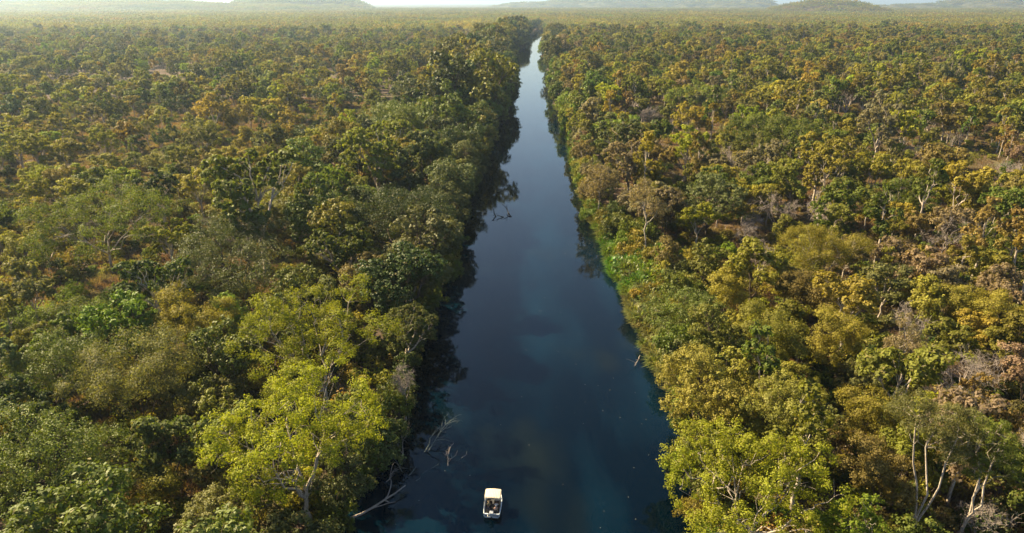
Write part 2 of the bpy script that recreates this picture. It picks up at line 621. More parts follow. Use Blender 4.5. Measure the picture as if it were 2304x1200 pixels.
def leaf_cards(rg, clumps, n_total, ln, wd, up=0.5, droop=0.0, tuft=0.45, tufts_per=14, squash=0.75, shell=0.55, outb=0.6):
    R2 = np.array([r for c, r in clumps]) ** 2
    counts = np.maximum((n_total * R2 / R2.sum()).astype(int), 4)
    Ps, Os, Tn = [], [], []
    for (c, r), n in zip(clumps, counts):
        nt_ = max(3, int(tufts_per * (r / math.sqrt(R2.mean()))))
        td = rg.normal(0, 1, (nt_, 3))
        td[:, 2] += 0.35
        td = unit(td)
        tr = r * rg.uniform(shell, 1.0, (nt_, 1))
        tc = c + td * tr * np.array([1, 1, squash])
        k = rg.integers(0, nt_, n)
        o = rg.normal(0, 1, (n, 3))
        o = unit(o) * rg.uniform(0.2, 1, (n, 1)) * tuft * r
        o[:, 2] = o[:, 2] * 0.8 - droop * r * rg.uniform(0, 1, n)
        P = tc[k] + o
        Ps.append(P)
        Os.append(unit(unit(P - c) * 0.5 + unit(o) * 0.5))
        base = rg.uniform(0, 1, nt_)
        Tn.append(0.45 * base[k] + 0.55 * rg.uniform(0, 1, n))
    P = np.vstack(Ps); O = np.vstack(Os); tn = np.concatenate(Tn)
    n = len(P)
    nrm = unit(O * outb * 1.5 + np.array([0, 0, up * .7]) + rg.normal(0, 0.38, (n, 3)))
    ax = rg.normal(0, 1, (n, 3)) + O * 0.8 - np.array([0, 0, droop * 2.5])
    ax = unit(ax - nrm * (ax * nrm).sum(1, keepdims=True))
    sd = np.cross(nrm, ax)
    L = ln * rg.uniform(0.6, 1.3, (n, 1))
    W = wd * rg.uniform(0.6, 1.3, (n, 1))
    v = np.stack([P - ax * L * 0.5, P + sd * W * 0.5 + ax * L * 0.05, P + ax * L * 0.5 - nrm * L * 0.12, P - sd * W * 0.5 + ax * L * 0.05], axis=1).reshape(-1, 3)
    f = np.arange(n * 4).reshape(n, 4)
    return v, f, np.repeat(tn, 4)


def make_tree(seed, h, w, style, leaves, leaf=0.34, lean=(0, 0)):
    """Returns (wood vertices, faces), (leaf vertices, faces, tint), bark material, leaf material."""
    rg = np.random.default_rng(seed)
    s = dict(cb=0.35, n=18, lobes=3, fill=0.35, r0=0.018 * h, fork=0.3, nl=4, up=0.5, droop=0.0, tuft=0.45, tp=14, sq=0.75, shell=0.6, lw=0.68, bark=M_BARK_PALE, leafm=M_LEAF, outb=0.6)
    s.update(STYLES[style])
    cl = crown_layout(rg, h, w, s['cb'], s['n'], s['lobes'], lean, s['fill'])
    cl = [(c, r * s.get('rk', 1.0)) for c, r in cl]
    ch = wood(rg, h, cl, s['r0'], s['fork'], s['nl'], lean, s.get('reach', .72), s.get('first', 3), s.get('br', .30))
    wv, wf = tubes(ch, 5)
    if leaves:
        lv, lf, lt = leaf_cards(rg, cl, leaves, leaf, leaf * s['lw'], s['up'], s['droop'], s['tuft'], s['tp'], s['sq'], s['shell'], s['outb'])
    else:
        lv = lf = lt = None
    return (wv, wf), (lv, lf, lt), s['bark'], s['leafm']


STYLES = {
    'gum':    dict(cb=0.30, n=26, lobes=4, fill=0.5, fork=0.30, nl=5, r0=0.28, tuft=0.36, tp=12, sq=0.9, droop=0.12, rk=0.95),
    'broad':  dict(cb=0.16, n=40, lobes=3, fill=0.45, fork=0.28, nl=6, r0=0.34, tuft=0.38, tp=22, sq=0.8, bark=M_BARK_BROWN, leafm=M_LEAF_DENSE, lw=0.62, rk=1.15),
    'dome':   dict(cb=0.05, n=34, lobes=2, fill=0.6, fork=0.2, nl=6, r0=0.26, tuft=0.35, tp=22, sq=0.85, bark=M_BARK_BROWN, leafm=M_LEAF_DENSE, lw=0.6, rk=1.15),
    'open':   dict(cb=0.42, n=14, lobes=4, fill=0.5, fork=0.38, nl=4, r0=0.16, tuft=0.5, tp=11, sq=0.65, rk=0.95),
    'scrub':  dict(cb=0.22, n=13, lobes=3, fill=0.4, fork=0.22, nl=4, r0=0.13, tuft=0.5, tp=11, sq=0.8, bark=M_BARK_BROWN, rk=1.05),
    'slim':   dict(cb=0.28, n=15, lobes=2, fill=0.3, fork=0.5, nl=3, r0=0.17, tuft=0.5, tp=11, sq=1.1, droop=0.35, rk=0.95),
    'feather': dict(cb=0.40, n=24, lobes=4, fill=0.4, fork=0.22, nl=4, r0=0.26, tuft=0.55, tp=16, sq=0.85, droop=0.3, lw=0.32, rk=0.85),
    'tallgum': dict(cb=0.50, n=26, lobes=4, fill=0.4, fork=0.12, nl=3, r0=0.22, reach=.98, first=4, br=.14, tuft=0.55, tp=14, sq=0.85, droop=0.3, lw=0.36, rk=0.85),
    'bush':   dict(cb=0.02, n=14, lobes=3, fill=0.5, fork=0.12, nl=5, r0=0.07, tuft=0.5, tp=12, sq=0.8, bark=M_BARK_BROWN, rk=1.1),
    'bank':   dict(cb=-0.05, n=24, lobes=3, fill=0.5, fork=0.15, nl=5, r0=0.12, tuft=0.45, tp=14, sq=0.9, droop=0.5, bark=M_BARK_BROWN, leafm=M_LEAF_DENSE, rk=1.1),
}


def twigs(rg, clumps, per=22, r=0.02, ln=1.0):
    ch = []
    for c, cr in clumps:
        for _ in range(per):
            d = unit(rg.normal(0, 1, 3) + [0, 0, 0.6])
            a = c + rg.normal(0, 0.25, 3) * cr
            P = bend(rg, a, a + d * cr * ln * rg.uniform(0.5, 1.2), 4, 0.12)
            ch.append((P, np.linspace(r, r * 0.35, 4)))
            for _ in range(2):
                q = P[rg.integers(1, 4)]
                d2 = unit(d + rg.normal(0, 0.6, 3))
                ch.append((bend(rg, q, q + d2 * cr * ln * 0.5, 3, 0.1), np.linspace(r * 0.6, r * 0.3, 3)))
    return tubes(ch, 3)


class Proto:
    def __init__(self, name, wood_me, crown_me, h, w):
        self.name, self.wood, self.crown, self.h, self.w = name, wood_me, crown_me, h, w


def build_proto(name, seed, h, w, style, leaves, leaf=0.34, lean=(0, 0)):
    (wv, wf), (lv, lf, lt), bark, leafm = make_tree(seed, h, w, style, leaves, leaf, lean)
    return Proto(name, mesh_np(name + '_trunk', wv, wf, bark, smooth=True), mesh_np(name + '_crown', lv, lf, leafm, tint=lt), h, w)


def build_dead(name, seed, h, w, bark=None, per=14, tw=0.028):
    rg = np.random.default_rng(seed)
    cl = crown_layout(rg, h, w, 0.3, 16, 4, (0, 0), 0.3)
    ch = wood(rg, h, cl, 0.018 * h, 0.3, 5)
    wv, wf = tubes(ch, 5)
    tv, tf = twigs(rg, cl, per, tw)
    bark = bark or M_BARK_GREY
    return Proto(name, mesh_np(name + '_trunk', wv, wf, bark, smooth=True), mesh_np(name + '_twigs', tv, tf, bark), h, w)


def place(proto, kind, pos, label, category, group, colour, scale=1.0, rz=0.0, sxy=None, crown_name='crown'):
    e = empty(kind, pos, rz)
    e.scale = (sxy or scale, sxy or scale, scale)
    tag(e, label, category, group)
    t = link(bpy.data.objects.new('trunk', proto.wood), e)
    c = link(bpy.data.objects.new(crown_name, proto.crown), e)
    c['leaf_colour'] = [float(q) for q in colour]
    if crown_name == 'twigs': c['kind'] = 'stuff'
    return e


PLACED = []   # (x, y, radius) of the trees already standing


def zone_free(x, y, r):
    for a, b, c in PLACED:
        if (x - a) ** 2 + (y - b) ** 2 < (0.62 * (r + c)) ** 2:
            return False
    return True


# ------------------------------------------------------------------ the trees one can point at
# style, crown centre px, crown top px, crown width px, height m, palette word, short name, label, leaves, leaf size, group
HERO = [
    ('gum', 655, 872, 380, 20, 'yellow green', 'forked yellow green gum', 'bright yellow green gum with forked pale trunk on the bank beside the boat', 15000, .34),
    ('gum', 705, 672, 350, 20, 'yellow green', 'two-lobed yellow green gum', 'bright yellow green gum with two-lobed crown behind the forked gum near the boat', 15000, .36),
    ('gum', 215, 438, 350, 19, 'mid green', 'wide spreading gum', 'wide spreading green gum with pale fanned limbs in the left woodland', 15000, .42),
    ('broad', 530, 498, 310, 18, 'grey green', 'dark-limbed broad tree', 'broad blue green tree with a thick dark trunk left of the river', 14000, .40),
    ('broad', 85, 765, 260, 14, 'mid green', 'round pale-leaved tree', 'rounded fresh green tree at the left edge above the corner tree', 11000, .36),
    ('scrub', 290, 785, 290, 15, 'sage green', 'dusty sage tree', 'dusty sage tree of loose clumps below the low lime shrubs', 10000, .36),
    ('broad', 95, 965, 340, 15, 'mid green', 'corner tree', 'big rosette-leaved green tree filling the lower left corner', 15000, .34),
    ('scrub', 425, 655, 190, 15, 'golden olive', 'golden olive tree', 'golden olive tree in front of the broad blue green tree', 8500, .36),
    ('dome', 825, 572, 150, 14, 'bronze', 'bronze domed tree', 'bronze tinged round tree behind the two-lobed gum', 8000, .36),
    ('broad', 875, 425, 280, 18, 'dark green', 'dark riverside dome', 'big dark green domed tree on the shaded left bank', 13000, .40),
    ('dome', 700, 425, 170, 13, 'olive', 'olive haystack tree', 'olive haystack shaped tree left of the dark domed tree', 7500, .42),
    ('broad', 905, 232, 210, 20, 'mid green', 'tall round river tree', 'tall round green tree rising over the far left bank', 10000, .5),
    ('broad', 1030, 282, 130, 18, 'dark green', 'dark waterside tree', 'dark green tree overhanging the river below the tall round one', 7500, .5),
    ('dome', 750, 190, 100, 14, 'dark green', 'dark oval tree', 'dark oval evergreen standing alone in the paler left woodland', 4500, .6),
    ('dome', 680, 286, 120, 8, 'dark green', 'dark low dome', 'low dark grey green dome of a tree between yellow shrubs', 4500, .5),
    ('dome', 555, 386, 75, 7, 'dark green', 'small glossy tree', 'small glossy dark green tree in the left clearing', 4000, .34),
    ('scrub', 585, 410, 160, 12, 'sage green', 'pale sage tree', 'pale sage tree behind the broad blue green tree', 7000, .42),
    ('scrub', 650, 355, 110, 9, 'lime green', 'fresh rounded tree', 'fresh green rounded tree beyond the pale sage tree', 5000, .45),
    ('slim', 78, 372, 80, 12, 'yellow green', 'narrow leaning tree', 'narrow yellow green tree with dark trunk near the left edge', 4500, .42),
    ('scrub', 455, 268, 85, 11, 'olive', 'dark-stemmed olive tree', 'olive tree with bare dark stems in the left plain', 4000, .5),
    ('scrub', 165, 690, 230, 8, 'mid green', 'sprawling pale bush', 'sprawling leafy small tree below the two lime shrubs', 8000, .32),
    ('broad', 480, 1125, 170, 8, 'sage green', 'bottom edge sage tree', 'pale sage crowned tree at the bottom edge left of the forked gum', 6500, .30),
    ('scrub', 300, 1085, 200, 7, 'olive', 'shaded olive tree', 'half shaded olive tree beside the corner tree', 6500, .30),
    ('gum', 930, 690, 120, 12, 'grey green', 'shaded vine tree', 'grey green vine hung tree on the shaded left bank', 5000, .36),
    ('broad', 785, 985, 150, 12, 'grey green', 'leaning shaded tree', 'shaded grey green tree leaning over the water beside the forked gum', 7000, .32),
    # right bank
    ('gum', 1745, 262, 240, 18, 'mid green', 'white-limbed gum', 'big gum with white branching limbs showing in the right woodland', 11000, .46),
    ('dome', 1602, 402, 145, 16, 'grey green', 'grey green haystack tree', 'dense grey green haystack tree right of the tall thin tree', 8000, .42),
    ('slim', 1462, 408, 95, 20, 'dusty mauve', 'tall thin tree', 'tall thin dusty tree with bare pale trunk above the reeds', 4200, .36),
    ('slim', 1352, 370, 95, 16, 'dusty mauve', 'feathery grey tree', 'feathery grey leaning tree over the right waterline', 4200, .40),
    ('dome', 1508, 540, 85, 9, 'bronze', 'brown vine mound', 'brown vine covered mound tree behind the reeds', 5500, .32),
    ('bush', 1570, 556, 85, 5, 'golden olive', 'golden bush', 'golden olive rounded bush between vine mound and lime bush', 3500, .32),
    ('bush', 1633, 548, 55, 5, 'lime green', 'spiky lime bush', 'small bright lime bush in front of the grey green haystack tree', 2500, .32),
    ('tallgum', 2135, 868, 200, 21, 'sage green', 'white-trunked gum', 'pale feathery gum with forked white trunk at the lower right', 12000, .36),
    ('tallgum', 2240, 935, 150, 17, 'mid green', 'side crown gum', 'feathery green gum leaning right beside the white trunked gum', 7000, .36),
    ('gum', 1700, 1003, 430, 17, 'yellow green', 'huge yellow green gum', 'huge bright yellow green gum at the bottom beside the river', 18000, .32),
    ('gum', 1950, 1120, 200, 12, 'lime green', 'low lime gum', 'lower lime green gum at the bottom edge right of the huge gum', 8000, .32),
    ('broad', 1600, 803, 210, 15, 'golden olive', 'round golden river tree', 'round golden olive tree leaning over the right waterline', 11000, .34),
    ('broad', 1780, 850, 230, 14, 'olive', 'olive canopy tree', 'broad olive tree right of the round golden river tree', 10000, .34),
    ('scrub', 1960, 862, 150, 12, 'golden olive', 'stacked olive tree', 'golden olive tree in tiers right of the broad olive tree', 7000, .34),
    ('scrub', 2010, 985, 190, 12, 'bronze', 'bronze tree', 'bronze brown tree standing left of the white trunked gum', 7500, .32),
    ('feather', 1865, 505, 190, 16, 'golden olive', 'pale-trunked olive gum', 'olive gum with leaning white trunk in the middle of the right woodland', 8000, .40),
    ('gum', 2030, 410, 165, 13, 'mid green', 'bright spreading tree', 'bright green spreading tree in front of the brown clearing', 7500, .40),
    ('slim', 2058, 705, 100, 15, 'dusty mauve', 'slender pale tree', 'slender dusty tree with long white trunk above the dead tree', 4500, .36),
    ('bush', 1948, 800, 75, 7, 'sage green', 'big-leaved sapling', 'light sage sapling with big leaves near the broad olive tree', 2000, .42),
    ('scrub', 1800, 560, 150, 10, 'olive', 'mid olive tree', 'olive tree left of the pale trunked gum', 6000, .38),
    ('gum', 1590, 195, 165, 16, 'mid green', 'far clumped gum', 'clumped green gum behind the white limbed gum', 6500, .55),
    ('gum', 1745, 195, 150, 15, 'olive', 'far olive gum', 'broad olive gum behind the white limbed gum', 6000, .55),
    ('gum', 1890, 128, 90, 15, 'mid green', 'distant green gum', 'green gum standing over the distant right woodland', 3500, .7),
    ('gum', 1290, 140, 90, 15, 'mid green', 'far bank gum', 'green gum on the far right bank above the narrow water', 3500, .6),
    ('dome', 1300, 205, 110, 15, 'lime green', 'vine-hung bank tree', 'vine hung fresh green tree on the far right bank', 5000, .5),
    ('broad', 1390, 260, 110, 15, 'lime green', 'bright bank tree', 'bright lime green tree behind the right bank bend', 5500, .45),
    ('dome', 1570, 660, 200, 8, 'mid green', 'big-leaved bank bush', 'broad leaved green mound sloping to the right waterline', 9000, .34),
    ('scrub', 1840, 620, 170, 10, 'bronze', 'rusty tree', 'rusty golden tree below the pale trunked olive gum', 6500, .36),
    ('scrub', 2140, 330, 110, 10, 'olive', 'clearing tree', 'small olive tree standing in the brown clearing', 4000, .42),
    ('open', 2270, 430, 90, 10, 'yellow green', 'thin clearing tree', 'thin yellow green tree at the edge of the brown clearing', 3500, .40),
    ('scrub', 1640, 610, 120, 10, 'golden olive', 'gold bush tree', 'golden green small tree right of the big-leaved mound', 5000, .34),
    ('scrub', 1730, 700, 170, 12, 'olive', 'shady olive tree', 'olive tree behind the round golden river tree', 6500, .34),
    ('scrub', 1880, 690, 150, 12, 'golden olive', 'golden middle tree', 'golden tree left of the slender pale tree', 6500, .34),
    ('scrub', 2210, 640, 160, 12, 'golden olive', 'golden edge tree', 'golden olive tree near the right edge above the dead tree', 6500, .36),
    ('scrub', 2260, 500, 130, 12, 'mid green', 'green edge tree', 'mid green tree at the right edge below the clearing', 5500, .38),
]
LAND = []
for i, (style, cx, ty, wpx, h, colw, short, label, nl, lf) in enumerate(HERO):
    P = gp(cx, ty, h + G0)
    depth = px_of((P[0], P[1], h * 0.6))[2]
    w_m = wpx * depth / 1536
    x, y = float(P[0]), float(P[1])
    bd = float(bank_dist(np.array(x), np.array(y)))
    lean = (0.0, 0.0)
    if bd < 1.5:       # the stem stands on the bank and leans out
        sh = (1.5 - bd) * (-1 if x < (xl(y) + xr(y)) / 2 else 1)
        lean = (-sh / h, 0.0)
        x += sh
    name = {'gum': 'gum_tree', 'broad': 'broadleaf_tree', 'dome': 'domed_tree', 'open': 'woodland_tree', 'scrub': 'woodland_tree', 'slim': 'slender_tree',
            'feather': 'gum_tree', 'tallgum': 'gum_tree', 'bush': 'shrub', 'bank': 'shrub'}[style]
    lf = max(0.25, depth * 0.0022) if lf < .6 else max(lf, depth * 0.0023)
    dens = {'slim': .45, 'bush': 1.0, 'scrub': .8, 'open': .6, 'feather': .8, 'tallgum': .9}.get(style, 1.0)
    nl = int(min(27000, dens * 4.0 * w_m * min(h, w_m * 1.1) / (lf * lf * .34)))
    pr = build_proto(name, 100 + i, h, w_m, style, nl, lf, lean)
    cat = 'shrub' if name == 'shrub' else 'tree'
    c = np.array(PAL[colw])
    z = float(terrain(np.array(x), np.array(y)))
    place(pr, name, (x, y, z - 0.1), label, cat, None, c, 1.0, 0.0)
    PLACED.append((x + lean[0] * h * 0.7, y, w_m / 2))
    LAND.append((x, y, short))

# dead trees
DEAD = [
    (1755, 440, 95, 11, 'bare white dead tree left of the bright spreading tree'),
    (2140, 485, 100, 12, 'bare grey tree with spreading twigs below the brown clearing'),
    (2180, 775, 170, 11, 'bleached dead tree with crooked limbs right of the slender pale tree'),
    (2225, 1135, 110, 5, 'leafless twiggy bush in the lower right corner'),
    (1672, 150, 22, 12, 'distant white dead trunk with two stubs in the right woodland'),
    (2205, 185, 30, 13, 'distant leaning white dead tree near the right edge'),
    (2130, 865, 90, 5, 'low bleached dead branches in front of the crooked dead tree'),
    (1450, 245, 90, 9, 'grey leafless tree on the right bank behind the bright bank tree'),
    (1845, 190, 110, 9, 'mauve bare crowned tree in front of the distant green gum'),
    (2060, 330, 70, 9, 'twisted bare tree standing in the brown clearing'),
    (2285, 365, 80, 8, 'pale tangled dead tree at the right edge of the clearing'),
    (905, 820, 60, 9, 'thin bare branches over the shaded left bank'),
]
for i, (cx, ty, wpx, h, label) in enumerate(DEAD):
    P = gp(cx, ty, h + G0)
    depth = px_of((P[0], P[1], h * 0.6))[2]
    w_m = max(wpx * depth / 1536, 2.0)
    k = max(1.0, depth / 130)
    pr = build_dead('dead_tree', 300 + i, h, w_m, None, 14, 0.028 * k)
    place(pr, 'dead_tree', (P[0], P[1], G0 - 0.1), label, 'dead tree', None, (0.3, 0.3, 0.3), crown_name='twigs')
    PLACED.append((P[0], P[1], w_m / 2 * 0.7))
    LAND.append((P[0], P[1], None))

# low shrubs one can point at
SHRUB = [
    (240, 660, 95, 3.5, 'lime green', 'low lime shrub with flat top, second from the left edge'),
    (150, 643, 85, 3.5, 'lime green', 'low lime shrub between the pale shrub and the flat lime one'),
    (40, 648, 90, 3.0, 'sage green', 'greyish white low shrub at the left edge'),
    (50, 700, 110, 3.0, 'lime green', 'spreading lime ground shrub below the greyish white shrub'),
    (290, 415, 75, 4.0, 'golden olive', 'golden rounded shrub right of the wide spreading gum top'),
    (400, 372, 85, 4.5, 'yellow green', 'yellow green shrub behind the pale clearing shrubs'),
    (425, 425, 100, 4.0, 'sage green', 'whitish feathery shrub in the left clearing'),
    (340, 355, 90, 4.0, 'sage green', 'sage shrub beyond the whitish feathery one'),
    (540, 338, 70, 5.0, 'bronze', 'bronze shrub beside the dark low dome'),
    (605, 300, 50, 5.0, 'yellow green', 'bright yellow green shrub left of the dark low dome'),
    (780, 345, 70, 5.0, 'golden olive', 'golden shrub right of the dark low dome'),
    (2210, 400, 50, 3.5, 'golden olive', 'golden shrub in the brown clearing'),
    (1950, 300, 40, 4.0, 'lime green', 'small lime shrub at the near edge of the brown clearing'),
]
for i, (cx, ty, wpx, h, colw, label) in enumerate(SHRUB):
    P = gp(cx, ty, h + G0)
    depth = px_of((P[0], P[1], h * 0.6))[2]
    w_m = wpx * depth / 1536
    pr = build_proto('shrub', 400 + i, h, w_m, 'bush', 3500, 0.30 * max(1, depth / 160))
    place(pr, 'shrub', (P[0], P[1], G0 - 0.1), label, 'shrub', None, PAL[colw])
    PLACED.append((P[0], P[1], w_m / 2))
    LAND.append((P[0], P[1], None))

# ------------------------------------------------------------------ patterns for the many others
NEAR = {
    'broad': [build_proto('broadleaf_tree', 11 + i, 15, 11.5, 'broad', 12000, .40) for i in range(4)],
    'gum': [build_proto('gum_tree', 21 + i, 14, 10, 'gum', 9500, .40) for i in range(3)],
    'dome': [build_proto('domed_tree', 31 + i, 11, 8.5, 'dome', 8500, .38) for i in range(3)],
    'scrub': [build_proto('woodland_tree', 41 + i, 9.5, 7.5, 'scrub', 6000, .38) for i in range(4)],
    'open': [build_proto('woodland_tree', 51 + i, 11, 7.5, 'open', 4500, .40) for i in range(4)],
    'slim': [build_proto('slender_tree', 61 + i, 13, 5, 'slim', 2800, .38) for i in range(2)],
    'bank': [build_proto('bank_shrub', 71 + i, 6, 7, 'bank', 4200, .34) for i in range(3)],
    'dead': [build_dead('dead_tree', 81 + i, 9, 6.5, None, 14, 0.035) for i in range(3)],
}
KNAME = {'broad': 'broadleaf_tree', 'gum': 'gum_tree', 'dome': 'domed_tree', 'scrub': 'woodland_tree', 'open': 'woodland_tree', 'slim': 'slender_tree', 'bank': 'bank_shrub', 'dead': 'dead_tree'}
KWORD = {'broad': 'broad crowned tree', 'gum': 'clumpy crowned gum', 'dome': 'dome shaped tree', 'scrub': 'low branching tree', 'open': 'open crowned tree', 'slim': 'slender drooping tree', 'bank': 'overhanging bank shrub', 'dead': 'bare dead tree'}


# value noise for clearings and colour drift
_ng = np.random.default_rng(3).uniform(0, 1, (256, 256))


def vnoise(x, y, s):
    x, y = np.asarray(x) / s + 1000, np.asarray(y) / s + 1000
    i, j = np.floor(x).astype(int), np.floor(y).astype(int)
    u, v = x - i, y - j
    u, v = u * u * (3 - 2 * u), v * v * (3 - 2 * v)
    g = lambda a, b: _ng[a % 256, b % 256]
    return (g(i, j) * (1 - u) + g(i + 1, j) * u) * (1 - v) + (g(i, j + 1) * (1 - u) + g(i + 1, j + 1) * u) * v


CLEAR = [(gp(2190, 440), 26, 14), (gp(2060, 305), 16, 22), (gp(2150, 375), 24, 22), (gp(195, 400), 14, 12), (gp(650, 390), 16, 10), (gp(500, 400), 12, 10), (gp(600, 260), 14, 25),
         (gp(2290, 300), 22, 30), (gp(160, 290), 16, 22), (gp(90, 700), 9, 5)]


def clearing(x, y):
    v = np.zeros(np.shape(x))
    for c, rx, ry in CLEAR:
        u = ((x - c[0]) / rx) ** 2 + ((y - c[1]) / ry) ** 2
        v = np.maximum(v, np.clip(1.4 - u, 0, 1))
    return v


def grid_points(y0, y1, cell, spread=0.80, rg=rng, jit=0.48):
    ny = int((y1 - y0) / cell)
    out = []
    for j in range(ny):
        y = y0 + (j + 0.5) * cell
        half = (y + 22) * spread + 12
        nx = int(2 * half / cell)
        x = -half + (np.arange(nx) + 0.5) * cell
        out.append(np.c_[x + rg.uniform(-jit, jit, nx) * cell, y + rg.uniform(-jit, jit, nx) * cell])
    return np.vstack(out)


def pick_kind(rg, x, y, bd, left):
    """Style and colour word for a spot; neighbours often share both, so the woods come in patches."""
    n_ = float(vnoise(x + 300, y, 34))
    if rg.uniform() < 0.58:
        rg = np.random.default_rng(int(n_ * 9) + int(float(vnoise(x, y + 700, 52)) * 9) * 17)
    band = 48 if left else 20
    u = rg.uniform()
    if bd < band:
        if left:
            st = ['broad', 'dome', 'gum', 'scrub'][int(np.searchsorted([.45, .70, .85], u))]
            cw = rg.choice(['dark green', 'mid green', 'grey green', 'olive', 'golden olive', 'lime green'], p=[.28, .28, .12, .18, .12, .02])
        else:
            st = ['broad', 'dome', 'gum', 'scrub', 'slim'][int(np.searchsorted([.20, .42, .60, .88], u))]
            cw = rg.choice(['mid green', 'olive', 'golden olive', 'grey green', 'lime green', 'dusty mauve'], p=[.22, .28, .26, .12, .03, .09])
        return st, cw
    if left:
        st = ['scrub', 'open', 'gum', 'slim', 'dome', 'dead'][int(np.searchsorted([.40, .78, .86, .93, .975], u))]
        cw = rg.choice(['olive', 'golden olive', 'yellow green', 'mid green', 'sage green', 'dusty mauve', 'dark green'], p=[.25, .30, .16, .12, .07, .06, .04])
    else:
        st = ['scrub', 'open', 'gum', 'slim', 'dome', 'dead'][int(np.searchsorted([.34, .68, .78, .86, .92], u))]
        cw = rg.choice(['olive', 'golden olive', 'mid green', 'bronze', 'sage green', 'dusty mauve', 'yellow green'], p=[.28, .30, .18, .06, .06, .07, .05])
    return st, cw


# ---- the nearer fill trees: objects of their own
IND_Y = 262.0
spots = []
rg = np.random.default_rng(17)
pts = grid_points(34, 330, 7.6, rg=rg)
pts = pts[np.argsort(pts[:, 1])]
rest = []
for side in (-1, 1):
    y = 38.0
    while y < 330:
        big = side < 0
        x = float(xl(y) if big else xr(y)) + side * rg.uniform(2.2, 4.5)
        st = rg.choice(['broad', 'dome', 'gum', 'scrub'], p=[.5, .2, .15, .15] if big else [.2, .3, .2, .3])
        cw = rg.choice(['dark green', 'mid green', 'grey green', 'olive'] if big else ['mid green', 'olive', 'golden olive', 'dusty mauve'])
        s = rg.uniform(0.85, 1.2) * (1.15 if y > 110 else 1.0) if big else rg.uniform(0.65, 1.15)
        hw = NEAR[st][0].w * s / 2
        if zone_free(x, y, hw * .8) and not (side > 0 and 92 < y < 190):
            PLACED.append((x, y, hw * .8))
            spots.append([x, y, st, cw, s])
        y += rg.uniform(5.5, 9)
for x, y in pts:
    bd = float(bank_dist(np.array(x), np.array(y)))
    if bd < 3.0: continue
    left = x < (xl(y) + xr(y)) / 2
    st, cw = pick_kind(rg, x, y, bd, left)
    cl = float(clearing(np.array(x), np.array(y)))
    if (not left) and 96 < y < 182 and bd < 13 * math.sin((y - 92) / 94 * math.pi): continue
    gap = float(vnoise(x, y, 17))
    band = 48 if left else 20
    if rg.uniform() < cl: continue
    if bd > band and gap > (0.68 if y > 150 else 0.85): continue
    s = float(np.clip(rg.lognormal(0.10, .24), .62, 1.65)) * (1.0 if y < 130 else (0.85 if left and bd > 48 else 1.12))
    if left and bd < 48 and y > 120: s *= 1.28
    hw = NEAR[st][0].w * s / 2
    if st != 'bank' and bd < hw * 0.5: continue
    if not zone_free(x, y, hw): continue
    if y > 110 and bd > band and rg.uniform() < 0.10: continue
    PLACED.append((x, y, hw * 0.8))
    spots.append([x, y, st, cw, s])
# the shrubs that hang over both waterlines
for side in (-1, 1):
    y = 40.0
    while y < 330:
        x = float(xl(y) if side < 0 else xr(y)) + side * rg.uniform(0.4, 2.0)
        cw = rg.choice(['dark green', 'grey green', 'mid green']) if side < 0 else rg.choice(['mid green', 'lime green', 'olive', 'golden olive'])
        if not (side > 0 and 92 < y < 190):
            spots.append([x, y, 'bank', cw, rg.uniform(0.6, 1.15)])
        y += rg.uniform(4.0, 6.5)


for _ in range(74):   # leafy bushes among the reeds
    y = rg.uniform(92, 192)
    spots.append([float(xr(y)) + rg.uniform(0.3, 1.0) * (2 + 11 * math.sin((y - 88) / 108 * math.pi)), y, 'bank', rg.choice(['lime green', 'mid green', 'lime green', 'yellow green', 'olive']), rg.uniform(.35, .8)])


for _ in range(30):   # taller leafy mounds on the same slope
    y = rg.uniform(98, 186)
    spots.append([float(xr(y)) + rg.uniform(0.35, 1.0) * (2 + 11 * math.sin((y - 88) / 108 * math.pi)), y, 'bank', rg.choice(['olive', 'mid green', 'golden olive', 'lime green', 'grey green']), rg.uniform(.9, 1.5)])


def visible_px(x, y, h):
    u, v, f = px_of((x, y, h * 0.7))
    return -140 < u < 2444 and v < 1330, f


ind, rest_spots = [], []
for s_ in spots:
    x, y, st, cw, s = s_
    vis, f = visible_px(x, y, NEAR[st][0].h * s)
    if not vis:
        if y < 120 and x < 0: rest_spots.append(s_)   # these only cast shade
        continue
    (ind if y < IND_Y else rest_spots).append(s_)
print('individual trees', len(ind), 'others', len(rest_spots))

used = {}
lands = [l for l in LAND if l[2]]


def where_words(x, y):
    best = sorted(lands, key=lambda l: (l[0] - x) ** 2 + ((l[1] - y) * 0.7) ** 2)
    res = []
    for lx, ly, short in best[:9]:
        dx, dy = x - lx, y - ly
        dist = math.hypot(dx, dy)
        if abs(dx) > abs(dy) * 1.3:
            rel = 'left of' if dx < 0 else 'right of'
        elif abs(dy) > abs(dx) * 1.3:
            rel = 'behind' if dy > 0 else 'in front of'
        else:
            rel = ('behind and ' if dy > 0 else 'in front and ') + ('left of' if dx < 0 else 'right of')
        near = 'just ' if dist < 13 else ''
        res.append(f'{near}{rel} the {short}')
    return res


